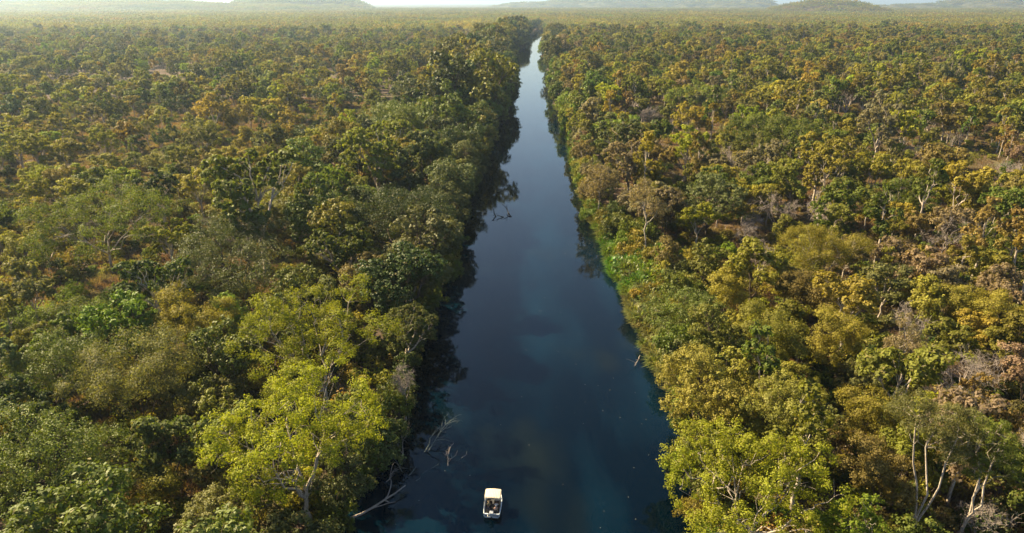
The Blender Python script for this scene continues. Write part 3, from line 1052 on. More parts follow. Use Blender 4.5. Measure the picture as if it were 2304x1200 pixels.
for x, y, st, cw, s in ind:
    protos = NEAR[st]
    pr = protos[int(rg.integers(len(protos)))]
    left = x < (xl(y) + xr(y)) / 2
    col = np.array(PAL[cw]) * rg.uniform(0.9, 1.1, 3)
    sz = 'small ' if s < 0.85 else ('tall ' if s > 1.08 else '')
    kw = KWORD[st]
    lab = None
    opts = [f'{sz}{cw} {kw} {ww}' for ww in where_words(x, y)] if st != 'dead' else [f'{sz}grey {kw} {ww}' for ww in where_words(x, y)]
    for o_ in opts:
        if o_ not in used and len(o_.split()) <= 16:
            lab = o_
            break
    if lab is None: lab = opts[0]
    used[lab] = used.get(lab, 0) + 1
    grp = {'bank': 'shrubs hanging over the waterline', 'dead': 'dead trees in the woodland'}.get(st, 'trees of the left woodland' if left else 'trees of the right woodland')
    cat = {'bank': 'shrub', 'dead': 'dead tree'}.get(st, 'tree')
    sx = s * rg.uniform(0.9, 1.12)
    z = -0.1 + (0.5 if st == 'bank' else G0)
    place(pr, KNAME[st], (x, y, z), lab, cat, grp, col, s, rg.uniform(0, 6.28), sx, 'twigs' if st == 'dead' else 'crown')

# ------------------------------------------------------------------ instanced masses
PAT = {}


def pattern_collection(name, items):
    """items: list of (vertices, faces, tint or None, material slots, face materials, colour)"""
    c = bpy.data.collections.new(name)
    for i, (me, col) in enumerate(items):
        o = bpy.data.objects.new(f'{name}_{i:03d}', me)
        o['leaf_colour'] = [float(q) for q in col]
        c.objects.link(o)
    return c


def joined_tree(name, seed, h, w, style, leaves, leaf, sides=4):
    (wv, wf), (lv, lf, lt), bark, leafm = make_tree(seed, h, w, style, leaves, leaf)
    V_ = np.vstack([wv, lv])
    F_ = np.vstack([wf, lf + len(wv)])
    mi = np.concatenate([np.zeros(len(wf)), np.ones(len(lf))])
    return mesh_np(name, V_, F_, [bark, leafm], mi, tint=np.concatenate([np.full(len(wv), .5), lt]))


def scatter(name, pts, rotz, scl, pick, coll, label, category=None, tilt=None):
    n = len(pts)
    cols = np.array([list(o_['leaf_colour']) for o_ in sorted(coll.objects, key=lambda q_: q_.name)], np.float32)
    # each instance gets its own slightly different colour
    ccol = cols[np.asarray(pick, int)] * np.random.default_rng(n).uniform(.85, 1.15, (n, 3))
    me = bpy.data.meshes.new(name)
    me.vertices.add(n)
    me.vertices.foreach_set('co', np.asarray(pts, np.float32).ravel())
    a = me.attributes.new('turn', 'FLOAT_VECTOR', 'POINT')
    rv = np.zeros((n, 3), np.float32)
    rv[:, 2] = rotz
    a.data.foreach_set('vector', rv.ravel())
    a = me.attributes.new('size', 'FLOAT_VECTOR', 'POINT')
    scl = np.asarray(scl, np.float32)
    if scl.ndim == 1: scl = np.repeat(scl[:, None], 3, 1)
    a.data.foreach_set('vector', scl.ravel())
    a = me.attributes.new('pick', 'INT', 'POINT')
    a.data.foreach_set('value', np.asarray(pick, np.int32))
    a = me.attributes.new('leaf_colour', 'FLOAT_VECTOR', 'POINT')
    a.data.foreach_set('vector', ccol.astype(np.float32).ravel())
    o = link(bpy.data.objects.new(name, me))
    g = bpy.data.node_groups.new(name, 'GeometryNodeTree')
    g.interface.new_socket('Geometry', in_out='INPUT', socket_type='NodeSocketGeometry')
    g.interface.new_socket('Geometry', in_out='OUTPUT', socket_type='NodeSocketGeometry')
    gi, go = g.nodes.new('NodeGroupInput'), g.nodes.new('NodeGroupOutput')
    ci = g.nodes.new('GeometryNodeCollectionInfo')
    ci.inputs['Collection'].default_value = coll
    ci.inputs['Separate Children'].default_value = True
    ci.inputs['Reset Children'].default_value = True
    ip = g.nodes.new('GeometryNodeInstanceOnPoints')
    ip.inputs['Pick Instance'].default_value = True
    def named(nm, typ):
        x = g.nodes.new('GeometryNodeInputNamedAttribute')
        x.data_type = typ
        x.inputs['Name'].default_value = nm
        return [s for s in x.outputs if s.enabled and s.name == 'Attribute'][0]
    g.links.new(gi.outputs[0], ip.inputs['Points'])
    g.links.new(ci.outputs[0], ip.inputs['Instance'])
    g.links.new(named('pick', 'INT'), ip.inputs['Instance Index'])
    e2r = g.nodes.new('FunctionNodeEulerToRotation')
    g.links.new(named('turn', 'FLOAT_VECTOR'), e2r.inputs[0])
    g.links.new(e2r.outputs[0], ip.inputs['Rotation'])
    g.links.new(named('size', 'FLOAT_VECTOR'), ip.inputs['Scale'])
    g.links.new(ip.outputs[0], go.inputs[0])
    md = o.modifiers.new('scatter', 'NODES')
    md.node_group = g
    tag(o, label, category, kind='stuff')
    return o


# mid distance patterns: style x colour
PATS = []   # (style, colour word, side)
def add_pat(style, h, w, leaves, leaf, words_, seeds):
    for s_ in seeds:
        me = joined_tree('mid_tree', s_, h, w, style, leaves, leaf)
        for cw in words_:
            PATS.append((style, cw, me, h))


WB = ['dark green', 'mid green', 'grey green', 'olive', 'golden olive', 'lime green', 'dusty mauve']
WW = ['olive', 'golden olive', 'yellow green', 'mid green', 'sage green', 'dusty mauve', 'bronze', 'dark green', 'grey green', 'lime green']
add_pat('broad', 15, 11.5, 3000, .75, WB, (501, 502))
add_pat('gum', 14, 10, 2400, .75, WW, (511, 512))
add_pat('dome', 11, 8.5, 2200, .70, WW, (521, 522))
add_pat('scrub', 9.5, 7.5, 1500, .70, WW, (531, 532, 533))
add_pat('open', 11, 7.5, 1200, .70, WW, (541, 542, 543))
add_pat('slim', 13, 5, 650, .75, WW, (551,))
dead_items = [('dead', 'dusty mauve', mesh_np('mid_dead', *(lambda a: (a[0], a[1]))((lambda p: p)((lambda rg_: (lambda cl: tubes(wood(rg_, 9, cl, 0.2, 0.3, 5), 4))(crown_layout(rg_, 9, 6.5, .3, 16, 4, (0, 0), .3)))(np.random.default_rng(s_)))), M_BARK_GREY), 9) for s_ in (561, 562)]
PATS += dead_items
pcoll = pattern_collection('tree_pattern', [(p[2], PAL[p[1]]) for p in PATS])
pidx = {}
for i, p in enumerate(PATS):
    pidx.setdefault((p[0], p[1]), []).append(i)
    pidx.setdefault((p[0], None), []).append(i)


def choose(st, cw, rg):
    l = pidx.get((st, cw)) or pidx[(st, None)]
    return l[int(rg.integers(len(l)))]


mid_p, mid_s, mid_k, mid_r = [], [], [], []
for x, y, st, cw, s in rest_spots:
    if st == 'bank': st = 'dome'; s = s * 0.55
    mid_p.append((x, y, G0 - 0.1)); mid_s.append((s, s, s)); mid_k.append(choose(st, cw, rg)); mid_r.append(rg.uniform(0, 6.28))
pts = grid_points(330, 1350, 9.2, rg=rg)
bd = bank_dist(pts[:, 0], pts[:, 1])
gap = vnoise(pts[:, 0], pts[:, 1], 21)
gap2 = vnoise(pts[:, 0] + 500, pts[:, 1], 70)
for (x, y), b, g_, g2 in zip(pts, bd, gap, gap2):
    left = x < (xl(y) + xr(y)) / 2
    band = 40 if left else 20
    if b < 3.5: continue
    st, cw = pick_kind(rg, x, y, b, left)
    if b > band and g_ * 0.7 + g2 * 0.3 > 0.66: continue
    s = float(np.clip(rg.lognormal(0.27, .24), .8, 2.0)) * (0.85 if left and b > band else (1.28 if left else 1.0))
    if left and b > band and g2 > .45 and rg.uniform() < .22: continue
    if rg.uniform() < 0.10 and b > band: continue
    mid_p.append((x, y, G0 - 0.1)); mid_s.append((s * rg.uniform(.9, 1.15), s, s)); mid_k.append(choose(st, cw, rg)); mid_r.append(rg.uniform(0, 6.28))
# the two wooded waterlines further up
for side in (-1, 1):
    y = 330.0
    while y < 1840:
        x = float(xl(y) if side < 0 else xr(y)) + side * rg.uniform(1.5, 4.0)
        st, cw = ('broad', 'dark green' if rg.uniform() < .5 else 'mid green') if side < 0 else ('dome', 'mid green' if rg.uniform() < .5 else 'lime green')
        s = rg.uniform(0.95, 1.6) if side < 0 else rg.uniform(0.85, 1.5)
        mid_p.append((x, y, 0.2)); mid_s.append((s, s, s)); mid_k.append(choose(st, cw, rg)); mid_r.append(rg.uniform(0, 6.28))
        y += rg.uniform(6, 11)
print('mid trees', len(mid_p))
scatter('woodland', mid_p, mid_r, mid_s, mid_k, pcoll, 'open dry woodland stretching away on both sides of the river', 'woodland')

# far groves: 60 m squares of small trees
def grove_mesh(seed, side=66, ntree=38, cards=60, warm=0.0):
    rg_ = np.random.default_rng(seed)
    cl = []
    for _ in range(ntree):
        x, y = rg_.uniform(-side / 2, side / 2, 2)
        h = rg_.uniform(8, 18)
        for q in range(4):
            cl.append((np.array([x + rg_.normal(0, 2.6), y + rg_.normal(0, 2.6), h * rg_.uniform(.55, .95)]), rg_.uniform(2.0, 3.8)))
    v, f, t = leaf_cards(rg_, cl, ntree * cards, 1.9, 1.3, .5, 0, .5, 6, .8, .5)
    return mesh_np('grove', v, f, M_LEAF, tint=t)


GR = []
for s_ in range(4):
    me = grove_mesh(700 + s_)
    for cw in ('olive', 'golden olive', 'mid green', 'sage green', 'bronze', 'grey green'):
        GR.append((me, np.array(PAL[cw]) * 0.85 + np.array(PAL['olive']) * 0.15))
gcoll = pattern_collection('grove_pattern', GR)
pts = grid_points(1350, 6000, 52, spread=0.80, rg=rg, jit=0.3)
b = bank_dist(pts[:, 0], pts[:, 1])
pts = pts[(b > 26)]
ycut = pts[:, 1]
extra = []
for i, hd in enumerate(HILLS):      # the wooded hills
    _, cx, dist, hw, hdp, top, flat = hd
    X = (cx - 1152) / 1536 * dist * 0.99
    n_ = int(hw * hdp * 4 / 52 ** 2)
    q = np.c_[rg.uniform(X - hw * 1.2, X + hw * 1.2, n_), rg.uniform(dist - hdp * 1.2, dist + hdp * 1.2, n_)]
    hz = hill_h(i, q[:, 0], q[:, 1])
    extra.append(q[hz > 3])
pts = np.vstack([pts] + extra)
zz = surface(pts[:, 0], pts[:, 1]) - 0.5
n_ = len(pts)
tone = vnoise(pts[:, 0], pts[:, 1], 260) * 0.6 + rg.uniform(0, .4, n_)
ci_ = np.clip((tone * 6).astype(int), 0, 5)
order = np.array([2, 0, 1, 3, 5, 4])
pick = rg.integers(0, 4, n_) * 6 + order[ci_]
print('groves', n_)
scatter('distant_woods', np.c_[pts, zz], rg.uniform(0, 6.28, n_), np.repeat(rg.uniform(.85, 1.2, n_)[:, None], 3, 1), pick, gcoll, 'far woodland covering the plain and the hills', 'woodland')


# undergrowth near the camera
US = []
for s_ in range(3):
    me = joined_tree('undergrowth', 800 + s_, 2.6, 3.6, 'bush', 420, .42)
    for cw in ('mid green', 'olive', 'golden olive', 'sage green', 'bronze', 'dark green'):
        US.append((me, PAL[cw]))
ucoll = pattern_collection('bush_pattern', US)
pts = np.vstack([grid_points(36, 420, 4.2, rg=rg), grid_points(36, 150, 3.4, rg=rg)])
bd = bank_dist(pts[:, 0], pts[:, 1])
cl = clearing(pts[:, 0], pts[:, 1])
g_ = vnoise(pts[:, 0], pts[:, 1], 9)
keep = (bd > 1.0) & (rg.uniform(0, 1, len(pts)) > cl * 0.85) & ((g_ < 0.62) | (bd < 30))
keep &= (pts[:, 1] < 200) | (rg.uniform(0, 1, len(pts)) < 0.6)
pts, bd = pts[keep], bd[keep]
n_ = len(pts)
kk = rg.integers(0, 3, n_) * 6 + rg.integers(0, 6, n_)
scatter('undergrowth', np.c_[pts, np.where(bd < 6, 0.5, 1.05)], rg.uniform(0, 6.28, n_), np.repeat(rg.uniform(.5, 1.25, n_)[:, None], 3, 1), kk, ucoll, 'low scrub growing between the trees', 'undergrowth')
print('undergrowth', n_)

# dry grass patches
def grass_patch(seed):
    rg_ = np.random.default_rng(seed)
    n = 420
    P = np.c_[rg_.uniform(-2.6, 2.6, (n, 2)), np.zeros(n)]
    d = unit(np.c_[rg_.normal(0, .45, (n, 2)), np.ones(n)])
    s_ = unit(np.cross(d, rg_.normal(0, 1, (n, 3))))
    L = rg_.uniform(.35, .9, (n, 1))
    W = .07
    v = np.stack([P - s_ * W, P + s_ * W, P + d * L], axis=1).reshape(-1, 3)
    return mesh_np('grass', v, np.arange(3 * n).reshape(n, 3), M_REED, tint=np.repeat(rg_.uniform(0, 1, n), 3))


grs = [(grass_patch(900 + i), c) for i in range(2) for c in ((.20, .135, .09), (.15, .105, .07), (.20, .165, .085))]
grcoll = pattern_collection('grass_pattern', grs)
pts = grid_points(60, 460, 4.4, rg=rg)
bd = bank_dist(pts[:, 0], pts[:, 1])
keep = (bd > 14)
pts = pts[keep]
n_ = len(pts)
scatter('dry_grass', np.c_[pts, terrain(pts[:, 0], pts[:, 1]) - .03], rg.uniform(0, 6.28, n_), np.repeat(rg.uniform(.8, 1.2, n_)[:, None], 3, 1), rg.integers(0, 6, n_), grcoll, 'dry reddish grass covering the open ground', 'grass')


# reeds on the sunny right bank
def reed_clump(seed):
    rg_ = np.random.default_rng(seed)
    n = 130
    a = rg_.uniform(0, 6.28, n)
    out_ = rg_.uniform(.25, 1.0, n)
    base = np.c_[np.cos(a) * .35 * rg_.uniform(0, 1, n), np.sin(a) * .35 * rg_.uniform(0, 1, n), rg_.uniform(0, .9, n)]
    L = rg_.uniform(.9, 1.9, n)
    tip = base + np.c_[np.cos(a) * out_ * L, np.sin(a) * out_ * L, L * (1.05 - .75 * out_)]
    midp = (base + tip) / 2 + np.c_[np.zeros((n, 2)), .22 * L]
    sd = np.c_[-np.sin(a), np.cos(a), np.zeros(n)] * .07
    v = np.stack([base - sd * .6, base + sd * .6, midp + sd, tip, midp - sd], axis=1).reshape(-1, 3)
    b_ = np.arange(n)[:, None] * 5
    f = [np.hstack([b_, b_ + 1, b_ + 2, b_ + 4]), np.hstack([b_ + 4, b_ + 2, b_ + 3])]
    return mesh_np('reed', v, f, M_REED, tint=np.repeat(rg_.uniform(0, 1, n), 5))


rds = [(reed_clump(950 + i), c) for i in range(3) for c in ((.10, .20, .022), (.15, .215, .03), (.18, .19, .055))]
rcoll = pattern_collection('reed_pattern', rds)
q = []
for y in np.arange(90, 196, .9):
    wid = 4.5 + 10 * max(0, math.sin((y - 86) / 112 * math.pi)) + rg.normal(0, .5)
    for _ in range(int(wid * 1.0)):
        o_ = rg.uniform(-.8, wid)
        q.append((float(xr(y)) + o_, y + rg.uniform(-.6, .6), max(0.05, float(zprof(max(o_, 0))) + (0.12 * o_ if o_ > 0 else 0) - .1)))
for y in np.arange(196, 420, 1.4):
    for _ in range(2):
        o_ = rg.uniform(-.6, 3)
        q.append((float(xr(y)) + o_, y, max(0.05, float(zprof(max(o_, 0))))))
q = np.array(q)
n_ = len(q)
tone = vnoise(q[:, 0], q[:, 1], 7)
kk = rg.integers(0, 3, n_) * 3 + np.clip((tone * 3.4 - .2).astype(int), 0, 2)
scatter('reeds', q, rg.uniform(0, 6.28, n_), np.repeat((rg.uniform(.6, 1.2, n_) + .8 * vnoise(q[:, 0] + 90, q[:, 1], 4.5) ** 2)[:, None], 3, 1), kk, rcoll, 'bright green reeds and long leaves crowding the right waterline', 'reeds')


# ------------------------------------------------------------------ drowned and fallen wood
def snag(seed, length, r, up=0.1, forks=5, depth=2, flat=0.25):
    rg_ = np.random.default_rng(seed)
    ch = []
    def grow(p, d, L, r_, lev):
        n = 6
        P = [np.array(p, float)]
        for _ in range(n - 1):
            d = unit(d + rg_.normal(0, .22, 3) * np.array([1, 1, flat]))
            P.append(P[-1] + d * L / (n - 1))
        P = np.array(P)
        ch.append((P, np.linspace(r_, r_ * .35, n)))
        if lev > 0:
            for _ in range(forks if lev == depth else 3):
                k = rg_.integers(1, n)
                d2 = unit(d + rg_.normal(0, .65, 3) * np.array([1, 1, flat * 1.6]))
                grow(P[k], d2, L * rg_.uniform(.3, .6), r_ * .5, lev - 1)
    grow((0, 0, 0), unit(np.array([0, 1, up])), length, r, depth)
    return tubes(ch, 5)


def put_snag(name, seed, px, py, ang, length, r, mat, label, category, up=0.1, forks=5, depth=2, flat=.25, z=-0.05):
    v, f = snag(seed, length, r, up, forks, depth, flat)
    o = link(bpy.data.objects.new(name, mesh_np(name, v, f, mat, smooth=True)))
    P = gp(px, py, 0)
    o.location = (P[0], P[1], z)
    o.rotation_euler = (0, 0, R(ang))
    tag(o, label, category)
    return o


put_snag('fallen_log', 1, 782, 1168, -62, 8.5, .20, M_BARK_GREY, 'long grey fallen log reaching from the left bank into the water', 'log', .10, 4, 1)
put_snag('drowned_branch', 2, 900, 1040, -10, 6.5, .09, M_BARK_GREY, 'tall bare branches rising by the shaded left bank', 'branch', .45, 5, 2, .8)
put_snag('drowned_branch', 3, 955, 1018, 8, 3.6, .10, M_BARK_SUNK, 'upright bent grey branch between the bare branches', 'branch', .5, 3, 1, .8)
put_snag('drowned_branch', 4, 963, 1016, -40, 4.6, .09, M_BARK_SUNK, 'forked branch fanning towards the middle of the river', 'branch', .25, 6, 2, .6)
put_snag('drowned_branch', 5, 1008, 1048, -8, 2.6, .075, M_BARK_GREY, 'tangle of bleached twigs nearest the middle of the river', 'branch', .4, 12, 2, 1.0)
put_snag('drowned_branch', 6, 1033, 1035, -28, 1.6, .06, M_BARK_GREY, 'short pale stick right of the bleached twigs', 'branch', .3, 3, 1, .6)
put_snag('drowned_branch', 7, 920, 1070, -32, 1.9, .09, M_BARK_SUNK, 'short thick green grey branch above the bent log', 'branch', .08, 2, 1, .2)
put_snag('drowned_branch', 8, 936, 1082, -72, 3.1, .08, M_BARK_SUNK, 'bent green grey branch lying nearest the boat', 'branch', .06, 3, 1, .2)
put_snag('river_snag', 9, 1150, 488, 14, 4.8, .24, M_BARK_WET, 'dark forked snag standing in the river', 'snag', .75, 4, 1, .8)
put_snag('river_snag', 10, 1116, 488, 6, 4.4, .20, M_BARK_WET, 'dark curved snag left of the forked one', 'snag', .7, 2, 1, .8)
put_snag('river_snag', 11, 1134, 489, 95, 2.2, .18, M_BARK_WET, 'low dark stubs between the two snags', 'snag', .3, 3, 1, .6)
put_snag('sunken_log', 12, 1212, 700, -84, 3.6, .13, M_BARK_SUNK, 'pale log showing just at the water surface in mid river', 'log', 0.0, 1, 1, .02, -.10)
put_snag('fallen_branch', 13, 1440, 800, -150, 5.0, .08, M_BARK_GREY, 'thin grey branch dipping into the water off the right reeds', 'branch', .05, 3, 1, .2)

put_snag('drowned_branch', 14, 868, 1085, -25, 3.6, .07, M_BARK_GREY, 'thin bare branch rising behind the long fallen log', 'branch', .35, 6, 2, .7)
put_snag('drowned_branch', 15, 905, 1062, 15, 4.2, .06, M_BARK_SUNK, 'spray of fine grey twigs close to the shaded bank', 'branch', .5, 8, 2, .9)
put_snag('drowned_branch', 16, 985, 985, -20, 3.0, .05, M_BARK_SUNK, 'blue grey twig fan farthest from the bank', 'branch', .3, 9, 2, .8)

# floating leaves
rg_ = np.random.default_rng(55)
V, F = [], []
for i in range(110):
    y = float(rg_.uniform(66, 190))
    u = rg_.beta(2.5, 1.6)
    x = float(xl(y) + (xr(y) - xl(y)) * u)
    a = rg_.uniform(0, 6.28)
    l, w_ = rg_.uniform(.03, .075), rg_.uniform(.02, .04)
    c, s_ = math.cos(a), math.sin(a)
    b_ = len(V)
    for px_, py_, pz in ((-l, 0, .012), (0, w_, .02), (l, 0, .012), (0, -w_, .02)):
        V.append((x + px_ * c - py_ * s_, y + px_ * s_ + py_ * c, pz))
    F.append((b_, b_ + 1, b_ + 2, b_ + 3))
o = link(bpy.data.objects.new('floating_leaves', mesh_np('floating_leaves', V, np.array(F), plain_mat('pale_leaf_litter', (.5, .48, .38)))))
tag(o, 'pale leaves and blossom flecks scattered on the dark water', 'leaves', kind='stuff')

# ------------------------------------------------------------------ the boat
import bmesh


def bm_obj(name, bm, mat, parent=None, smooth=False):
    me = bpy.data.meshes.new(name)
    bm.normal_update()
    bm.to_mesh(me)
    bm.free()
    for m in (mat if isinstance(mat, list) else [mat]):
        me.materials.append(m)
    if smooth:
        for p in me.polygons: p.use_smooth = True
    return link(bpy.data.objects.new(name, me), parent)


def box(bm, c, s, bev=0.0, rot=None):
    r = bmesh.ops.create_cube(bm, size=1)
    vs_ = r['verts']
    bmesh.ops.scale(bm, vec=s, verts=vs_)
    if bev:
        es = list({e for v in vs_ for e in v.link_edges})
        rb = bmesh.ops.bevel(bm, geom=es, offset=bev, segments=2, affect='EDGES', profile=.6)
        vs_ = list({v for f in rb['faces'] for v in f.verts} | {v for v in vs_ if v.is_valid})
    if rot: bmesh.ops.rotate(bm, cent=(0, 0, 0), matrix=rot, verts=vs_)
    bmesh.ops.translate(bm, vec=c, verts=vs_)
    return vs_


def rod(bm, a, b, r, n=8):
    a, b = Vector(a), Vector(b)
    d = b - a
    m = Matrix.Translation((a + b) / 2) @ d.to_track_quat('Z', 'Y').to_matrix().to_4x4()
    bmesh.ops.create_cone(bm, cap_ends=True, segments=n, radius1=r, radius2=r, depth=d.length, matrix=m)


M_ALU = plain_mat('painted_aluminium', (.62, .66, .68), .45, .2, .5)
M_DECK = plain_mat('dark_deck', (.035, .035, .04), .8)
M_CANVAS = plain_mat('cream_canvas', (.60, .52, .385), .85, 0, .2, .10)
M_SEAT = plain_mat('dark_seat', (.05, .045, .045), .6)
M_STEEL = plain_mat('steel_rail', (.55, .55, .55), .3, .8)
M_ENGINE = plain_mat('engine_cowl', (.42, .43, .44), .35)
M_ENGINE2 = plain_mat('engine_black', (.02, .02, .022), .4)
M_SKIN = plain_mat('skin', (.45, .27, .19), .6)
M_SKIN2 = plain_mat('tanned_skin', (.30, .17, .11), .6)

st_c = gp(1106, 1157, .6)
boat = empty('tour_boat', (st_c[0], st_c[1], 0), R(-4))
boat.scale = (1, .86, 1)
tag(boat, 'small open tour boat with a cream canopy carrying passengers up the river', 'boat')
# hull: sections along y; half widths, keel and gunwale heights
secs = [(0, 1.02, .02, .62), (.9, 1.10, .0, .62), (2.2, 1.13, .0, .64), (3.2, 1.10, .02, .68), (4.0, .98, .06, .72), (4.4, .74, .12, .78), (4.75, .36, .26, .84)]
bm = bmesh.new()
rings = []
for y, hw, k, g in secs:
    pr_ = [(-hw, g), (-hw * .97, .22 + k), (-hw * .72, -.12 + k), (0, -.24 + k), (hw * .72, -.12 + k), (hw * .97, .22 + k), (hw, g),
           (hw - .13, g), (hw - .15, .16 + k * .6), (0, .12 + k * .6), (-hw + .15, .16 + k * .6), (-hw + .13, g)]
    rings.append([bm.verts.new((x, y, z)) for x, z in pr_])
for a, b in zip(rings, rings[1:]):
    for i in range(12):
        bm.faces.new((a[i], a[(i + 1) % 12], b[(i + 1) % 12], b[i]))
# transom and bow closings
bm.faces.new(rings[0][::-1])
bm.faces.new(rings[-1])
bmesh.ops.recalc_face_normals(bm, faces=bm.faces)
bm_obj('hull', bm, M_ALU, boat)
bm = bmesh.new()
box(bm, (0, .07, .50), (2.0, .20, .20), .02)
bm_obj('transom', bm, M_ALU, boat)
bm = bmesh.new()
vs_ = [bm.verts.new(p) for p in [(-.85, .16, .20), (.85, .16, .20), (.95, 2.2, .20), (.92, 3.2, .22), (.74, 3.95, .26), (-.74, 3.95, .26), (-.92, 3.2, .22), (-.95, 2.2, .20)]]
bm.faces.new(vs_)
r_ = bmesh.ops.extrude_face_region(bm, geom=bm.faces[:])
bmesh.ops.translate(bm, vec=(0, 0, .03), verts=[v for v in r_['geom'] if isinstance(v, bmesh.types.BMVert)])
bm_obj('deck', bm, M_DECK, boat)
for sx in (-1, 1):   # rub rail on each gunwale
    ch = [(np.array([(sx * (hw + .01 - .05), y, g + .012) for y, hw, k, g in secs]), np.full(len(secs), .045))]
    v, f = tubes(ch, 8)
    link(bpy.data.objects.new('gunwale', mesh_np('gunwale', v, f, M_ALU, smooth=True)), boat)
# foredeck
bm = bmesh.new()
fd = [bm.verts.new(p) for p in [(-.95, 3.95, .72), (.95, 3.95, .72), (.70, 4.4, .78), (.34, 4.74, .84), (-.34, 4.74, .84), (-.70, 4.4, .78)]]
bm.faces.new(fd)
r_ = bmesh.ops.extrude_face_region(bm, geom=bm.faces[:])
bmesh.ops.translate(bm, vec=(0, 0, .03), verts=[v for v in r_['geom'] if isinstance(v, bmesh.types.BMVert)])
bm_obj('foredeck', bm, M_ALU, boat)
# canopy: a slightly arched sheet with pressed ribs and rolled edges
nx, ny = 41, 9
V = []
y0c, y1c, wc = 1.42, 3.50, 1.02
for j in range(ny):
    for i in range(nx):
        u, v = i / (nx - 1) * 2 - 1, j / (ny - 1)
        x = u * wc * (1 if 0 < j < ny - 1 else .985)
        z = 1.98 + .10 * (1 - u * u) + (.030 * (i % 4 < 2)) - (.07 if abs(u) > .97 else 0) - .05 * (abs(v - .5) * 2) ** 6
        V.append((x, y0c + (y1c - y0c) * v, z))
V2 = [(x, y, z - .05) for x, y, z in V]
idx = np.arange(nx * ny).reshape(ny, nx)
q1 = np.c_[idx[:-1, :-1].ravel(), idx[:-1, 1:].ravel(), idx[1:, 1:].ravel(), idx[1:, :-1].ravel()]
q2 = q1[:, ::-1] + nx * ny
loop = list(idx[0, :]) + list(idx[1:, -1]) + list(idx[-1, :-1][::-1]) + list(idx[1:-1, 0][::-1])
q3 = np.array([(loop[i], loop[i - 1], loop[i - 1] + nx * ny, loop[i] + nx * ny) for i in range(len(loop))])
link(bpy.data.objects.new('canopy', mesh_np('canopy', V + V2, np.vstack([q1, q2, q3]), M_CANVAS)), boat)
for sx in (-1, 1):
    for yy in (1.5, 2.5, 3.42):
        bm = bmesh.new()
        rod(bm, (sx * 1.02, yy, .62), (sx * .97, yy, 1.98), .022)
        bm_obj('canopy_post', bm, M_STEEL, boat)
# seats: benches across, and a console ahead
for yy, zz_ in ((.62, 0), (1.62, 0), (2.6, 0)):
    for sx in (-1, 1):
        bm = bmesh.new()
        box(bm, (sx * .46, yy, .50), (.66, .42, .10), .025)
        box(bm, (sx * .46, yy - .21, .76), (.66, .07, .42), .02)
        box(bm, (sx * .46, yy, .33), (.36, .30, .24), .01)
        bm_obj('seat', bm, M_SEAT, boat)
bm = bmesh.new()
box(bm, (.42, 3.35, .60), (.62, .40, .78), .04)
box(bm, (.42, 3.42, 1.08), (.60, .03, .26), .01)
bm_obj('console', bm, M_ALU, boat)
# outboard engine: cowl, mid-leg, tiller bracket
eng = empty('outboard_engine', (0, -.16, 0))
eng.parent = boat
bm = bmesh.new()
box(bm, (0, -.16, .95), (.50, .66, .44), .10)
box(bm, (0, -.10, .70), (.36, .44, .10), .03)
bm_obj('cowl', bm, M_ENGINE, eng)
bm = bmesh.new()
box(bm, (0, -.06, .30), (.16, .22, .72), .03)
box(bm, (0, -.12, -.06), (.34, .46, .03), .008)
box(bm, (0, .08, .62), (.34, .18, .22), .02)
bm_obj('leg', bm, M_ENGINE2, eng)
v, f = tubes([(np.array([(-.46, .14, .66), (-.46, -.45, .70), (-.36, -.66, .70), (.36, -.66, .70), (.46, -.45, .70), (.46, .14, .66)]), np.full(6, .028))], 8)
link(bpy.data.objects.new('stern_rail', mesh_np('stern_rail', v, f, M_STEEL, smooth=True)), boat)


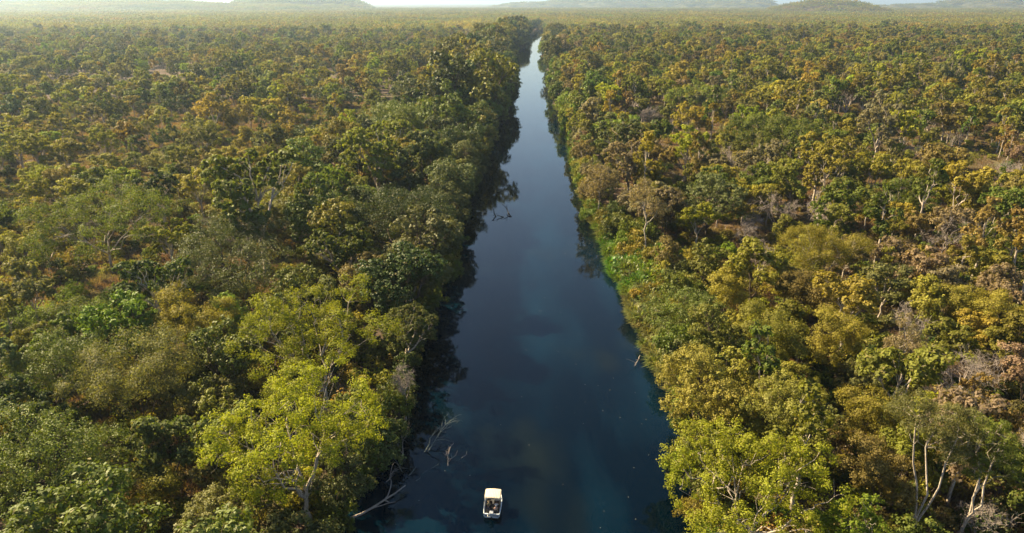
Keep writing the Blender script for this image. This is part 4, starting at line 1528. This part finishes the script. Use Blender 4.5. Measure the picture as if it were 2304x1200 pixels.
# people: one skinned surface each
def person(loc, rz, shirt, trousers, skin, hair, label, arm=0, hat=None, lean=.08):
    Vp, E, Rd = [], [], []
    def pt(p, r, par=None):
        Vp.append(p); Rd.append(r)
        if par is not None: E.append((par, len(Vp) - 1))
        return len(Vp) - 1
    # seated: pelvis at origin (seat height), facing +Y
    pel = pt((0, 0, .10), (.155, .115))
    ab = pt((0, .0 + lean * .2, .28), (.135, .10), pel)
    chs = pt((0, lean * .5, .46), (.165, .11), ab)
    nk0 = pt((0, lean * .7, .60), (.085, .07), chs)
    nk = pt((0, lean * .9, .665), (.052, .055), nk0)
    hd0 = pt((0, lean + .012, .735), (.072, .082), nk)
    hd1 = pt((0, lean + .016, .80), (.078, .094), hd0)
    pt((0, lean + .005, .865), (.055, .066), hd1)
    for sx in (-1, 1):
        hip = pt((sx * .10, .05, .09), (.09, .09), pel)
        mt = pt((sx * .12, .26, .11), (.08, .08), hip)
        kn = pt((sx * .13, .46, .11), (.06, .06), mt)
        cf = pt((sx * .13, .48, -.10), (.055, .055), kn)
        an = pt((sx * .13, .46, -.33), (.036, .036), cf)
        hl = pt((sx * .13, .44, -.385), (.042, .032), an)
        pt((sx * .135, .62, -.40), (.040, .026), hl)
        sh = pt((sx * .19, lean * .6, .53), (.062, .062), chs)
        up_ = arm if sx > 0 else 0
        el = pt((sx * (.25 + .05 * up_), .06 + lean + .12 * up_, .31 + .12 * up_), (.043, .043), sh)
        wr = pt((sx * .17, .26 + .05 * up_, .23 + .30 * up_), (.029, .026), el)
        pm = pt((sx * .155, .315 + .05 * up_, .215 + .31 * up_), (.040, .020), wr)
        for k, (fx, ln) in enumerate(((-.030, .060), (-.010, .072), (.010, .068), (.030, .052))):
            f1 = pt((sx * .155 + fx, .365 + .05 * up_, .207 + .31 * up_), (.0095, .0095), pm)
            pt((sx * .155 + fx * 1.1, .365 + ln * .55 + .05 * up_, .187 + .31 * up_), (.0085, .0085), f1)
        t1 = pt((sx * .155 - sx * .045, .325 + .05 * up_, .222 + .31 * up_), (.011, .011), wr)
        pt((sx * .155 - sx * .058, .362 + .05 * up_, .215 + .31 * up_), (.0095, .0095), t1)
    me = bpy.data.meshes.new('person')
    me.from_pydata(Vp, E, [])
    o = bpy.data.objects.new('person', me)
    COL.objects.link(o)
    md = o.modifiers.new('skin', 'SKIN')
    md.use_smooth_shade = True
    for i, sv in enumerate(me.skin_vertices[0].data):
        sv.radius = Rd[i]
        sv.use_root = (i == 0)
    o.modifiers.new('subd', 'SUBSURF').levels = 1
    dg = bpy.context.evaluated_depsgraph_get()
    me2 = bpy.data.meshes.new_from_object(o.evaluated_get(dg))
    bpy.data.objects.remove(o)
    for m in (shirt, trousers, skin, hair): me2.materials.append(m)
    for p in me2.polygons:
        c = p.center
        p.use_smooth = True
        if c.z > .745 and (c.y < lean + .035 or c.z > .845): k = 3
        elif c.z > .635: k = 2
        elif c.z < .19 and not (c.y > .25 and c.z > .17 and abs(c.x) > .1 and arm == 0 and c.z > .178): k = 1
        elif (c.y > .13 + lean and c.z > .17): k = 2
        else: k = 0
        if c.z < -.36: k = 3
        p.material_index = k
    e = empty('person', loc, rz)
    tag(e, label, 'person', 'passengers on the tour boat')
    link(bpy.data.objects.new('body', me2), e)
    # face: eyes, nose, mouth, ears
    bm = bmesh.new()
    for sx in (-1, 1):
        bmesh.ops.create_uvsphere(bm, u_segments=8, v_segments=6, radius=.011, matrix=Matrix.Translation((sx * .030, lean + .090, .790)))
    bm_obj('eyes', bm, M_DECK, e)
    bm = bmesh.new()
    bmesh.ops.create_cone(bm, cap_ends=True, segments=8, radius1=.016, radius2=.005, depth=.045, matrix=Matrix.Translation((0, lean + .100, .768)) @ Matrix.Rotation(R(-20), 4, 'X'))
    for sx in (-1, 1):
        bmesh.ops.create_uvsphere(bm, u_segments=8, v_segments=6, radius=.022, matrix=Matrix.Translation((sx * .080, lean + .015, .778)) @ Matrix.Diagonal((.4, .8, 1.3, 1)))
    box(bm, (0, lean + .094, .742), (.042, .012, .010), .003)
    bm_obj('nose_and_ears', bm, skin, e)
    if hat is not None:
        v, f = [], []
        prof = [(.165, .815), (.160, .822), (.098, .835), (.094, .90), (.070, .925), (.0, .932)]
        seg = 20
        for r_h, z in prof:
            for i in range(seg):
                a = i * 2 * math.pi / seg
                v.append((r_h * math.cos(a), lean + .01 + r_h * math.sin(a) * 1.05, z))
        for j in range(len(prof) - 1):
            for i in range(seg):
                f.append((j * seg + i, j * seg + (i + 1) % seg, (j + 1) * seg + (i + 1) % seg, (j + 1) * seg + i))
        link(bpy.data.objects.new('hat', mesh_np('hat', v, np.array(f), hat, smooth=True)), e)
    return e


M_TAN = plain_mat('tan_cloth', (.42, .30, .17), .9)
M_NAVY = plain_mat('navy_cloth', (.02, .025, .05), .9)
M_WHITE = plain_mat('white_cloth', (.6, .58, .55), .9)
M_PINK = plain_mat('dusty_pink_cloth', (.42, .28, .24), .9)
M_KHAKI = plain_mat('khaki_cloth', (.20, .17, .10), .9)
M_HAIR = plain_mat('dark_hair', (.02, .014, .01), .6)
M_HAIR2 = plain_mat('grey_hair', (.30, .27, .25), .6)
bmx = boat.matrix_basis.copy()
bpy.context.view_layer.update()
bmx = boat.matrix_world.copy()


def on_boat(x, y, z):
    return bmx @ Vector((x, y, z))


person(on_boat(-.46, .60, .56), R(-4), M_NAVY, M_NAVY, M_SKIN, M_HAIR, 'person in dark navy clothes seated at the stern left', 0, None)
person(on_boat(.46, .60, .56), R(-4), M_PINK, M_KHAKI, M_SKIN, M_HAIR2, 'grey haired person in dusty pink seated at the stern right', .5, None)
person(on_boat(-.46, 1.42, .56), R(-4), M_KHAKI, M_NAVY, M_SKIN2, M_HAIR, 'person in a tan hat seated under the canopy edge left', 0, M_TAN)
person(on_boat(.46, 1.42, .56), R(-4), M_WHITE, M_TAN, M_SKIN, M_HAIR, 'person in a pale top seated under the canopy edge right', .6, None)

# ------------------------------------------------------------------ haze
m, n, out = new_mat('haze')
pv = N(n, 'ShaderNodeVolumePrincipled')
pv.inputs['Color'].default_value = (0.58, 0.78, 1.0, 1)
pv.inputs['Density'].default_value = HAZE
pv.inputs['Anisotropy'].default_value = 0.50
n.links.new(pv.outputs[0], out.inputs['Volume'])
bm = bmesh.new()
box(bm, (0, 14000, 128), (56000, 34000, 268))
o = bm_obj('haze', bm, m)
tag(o, 'pale air softening the distant woods and hills', kind='stuff')
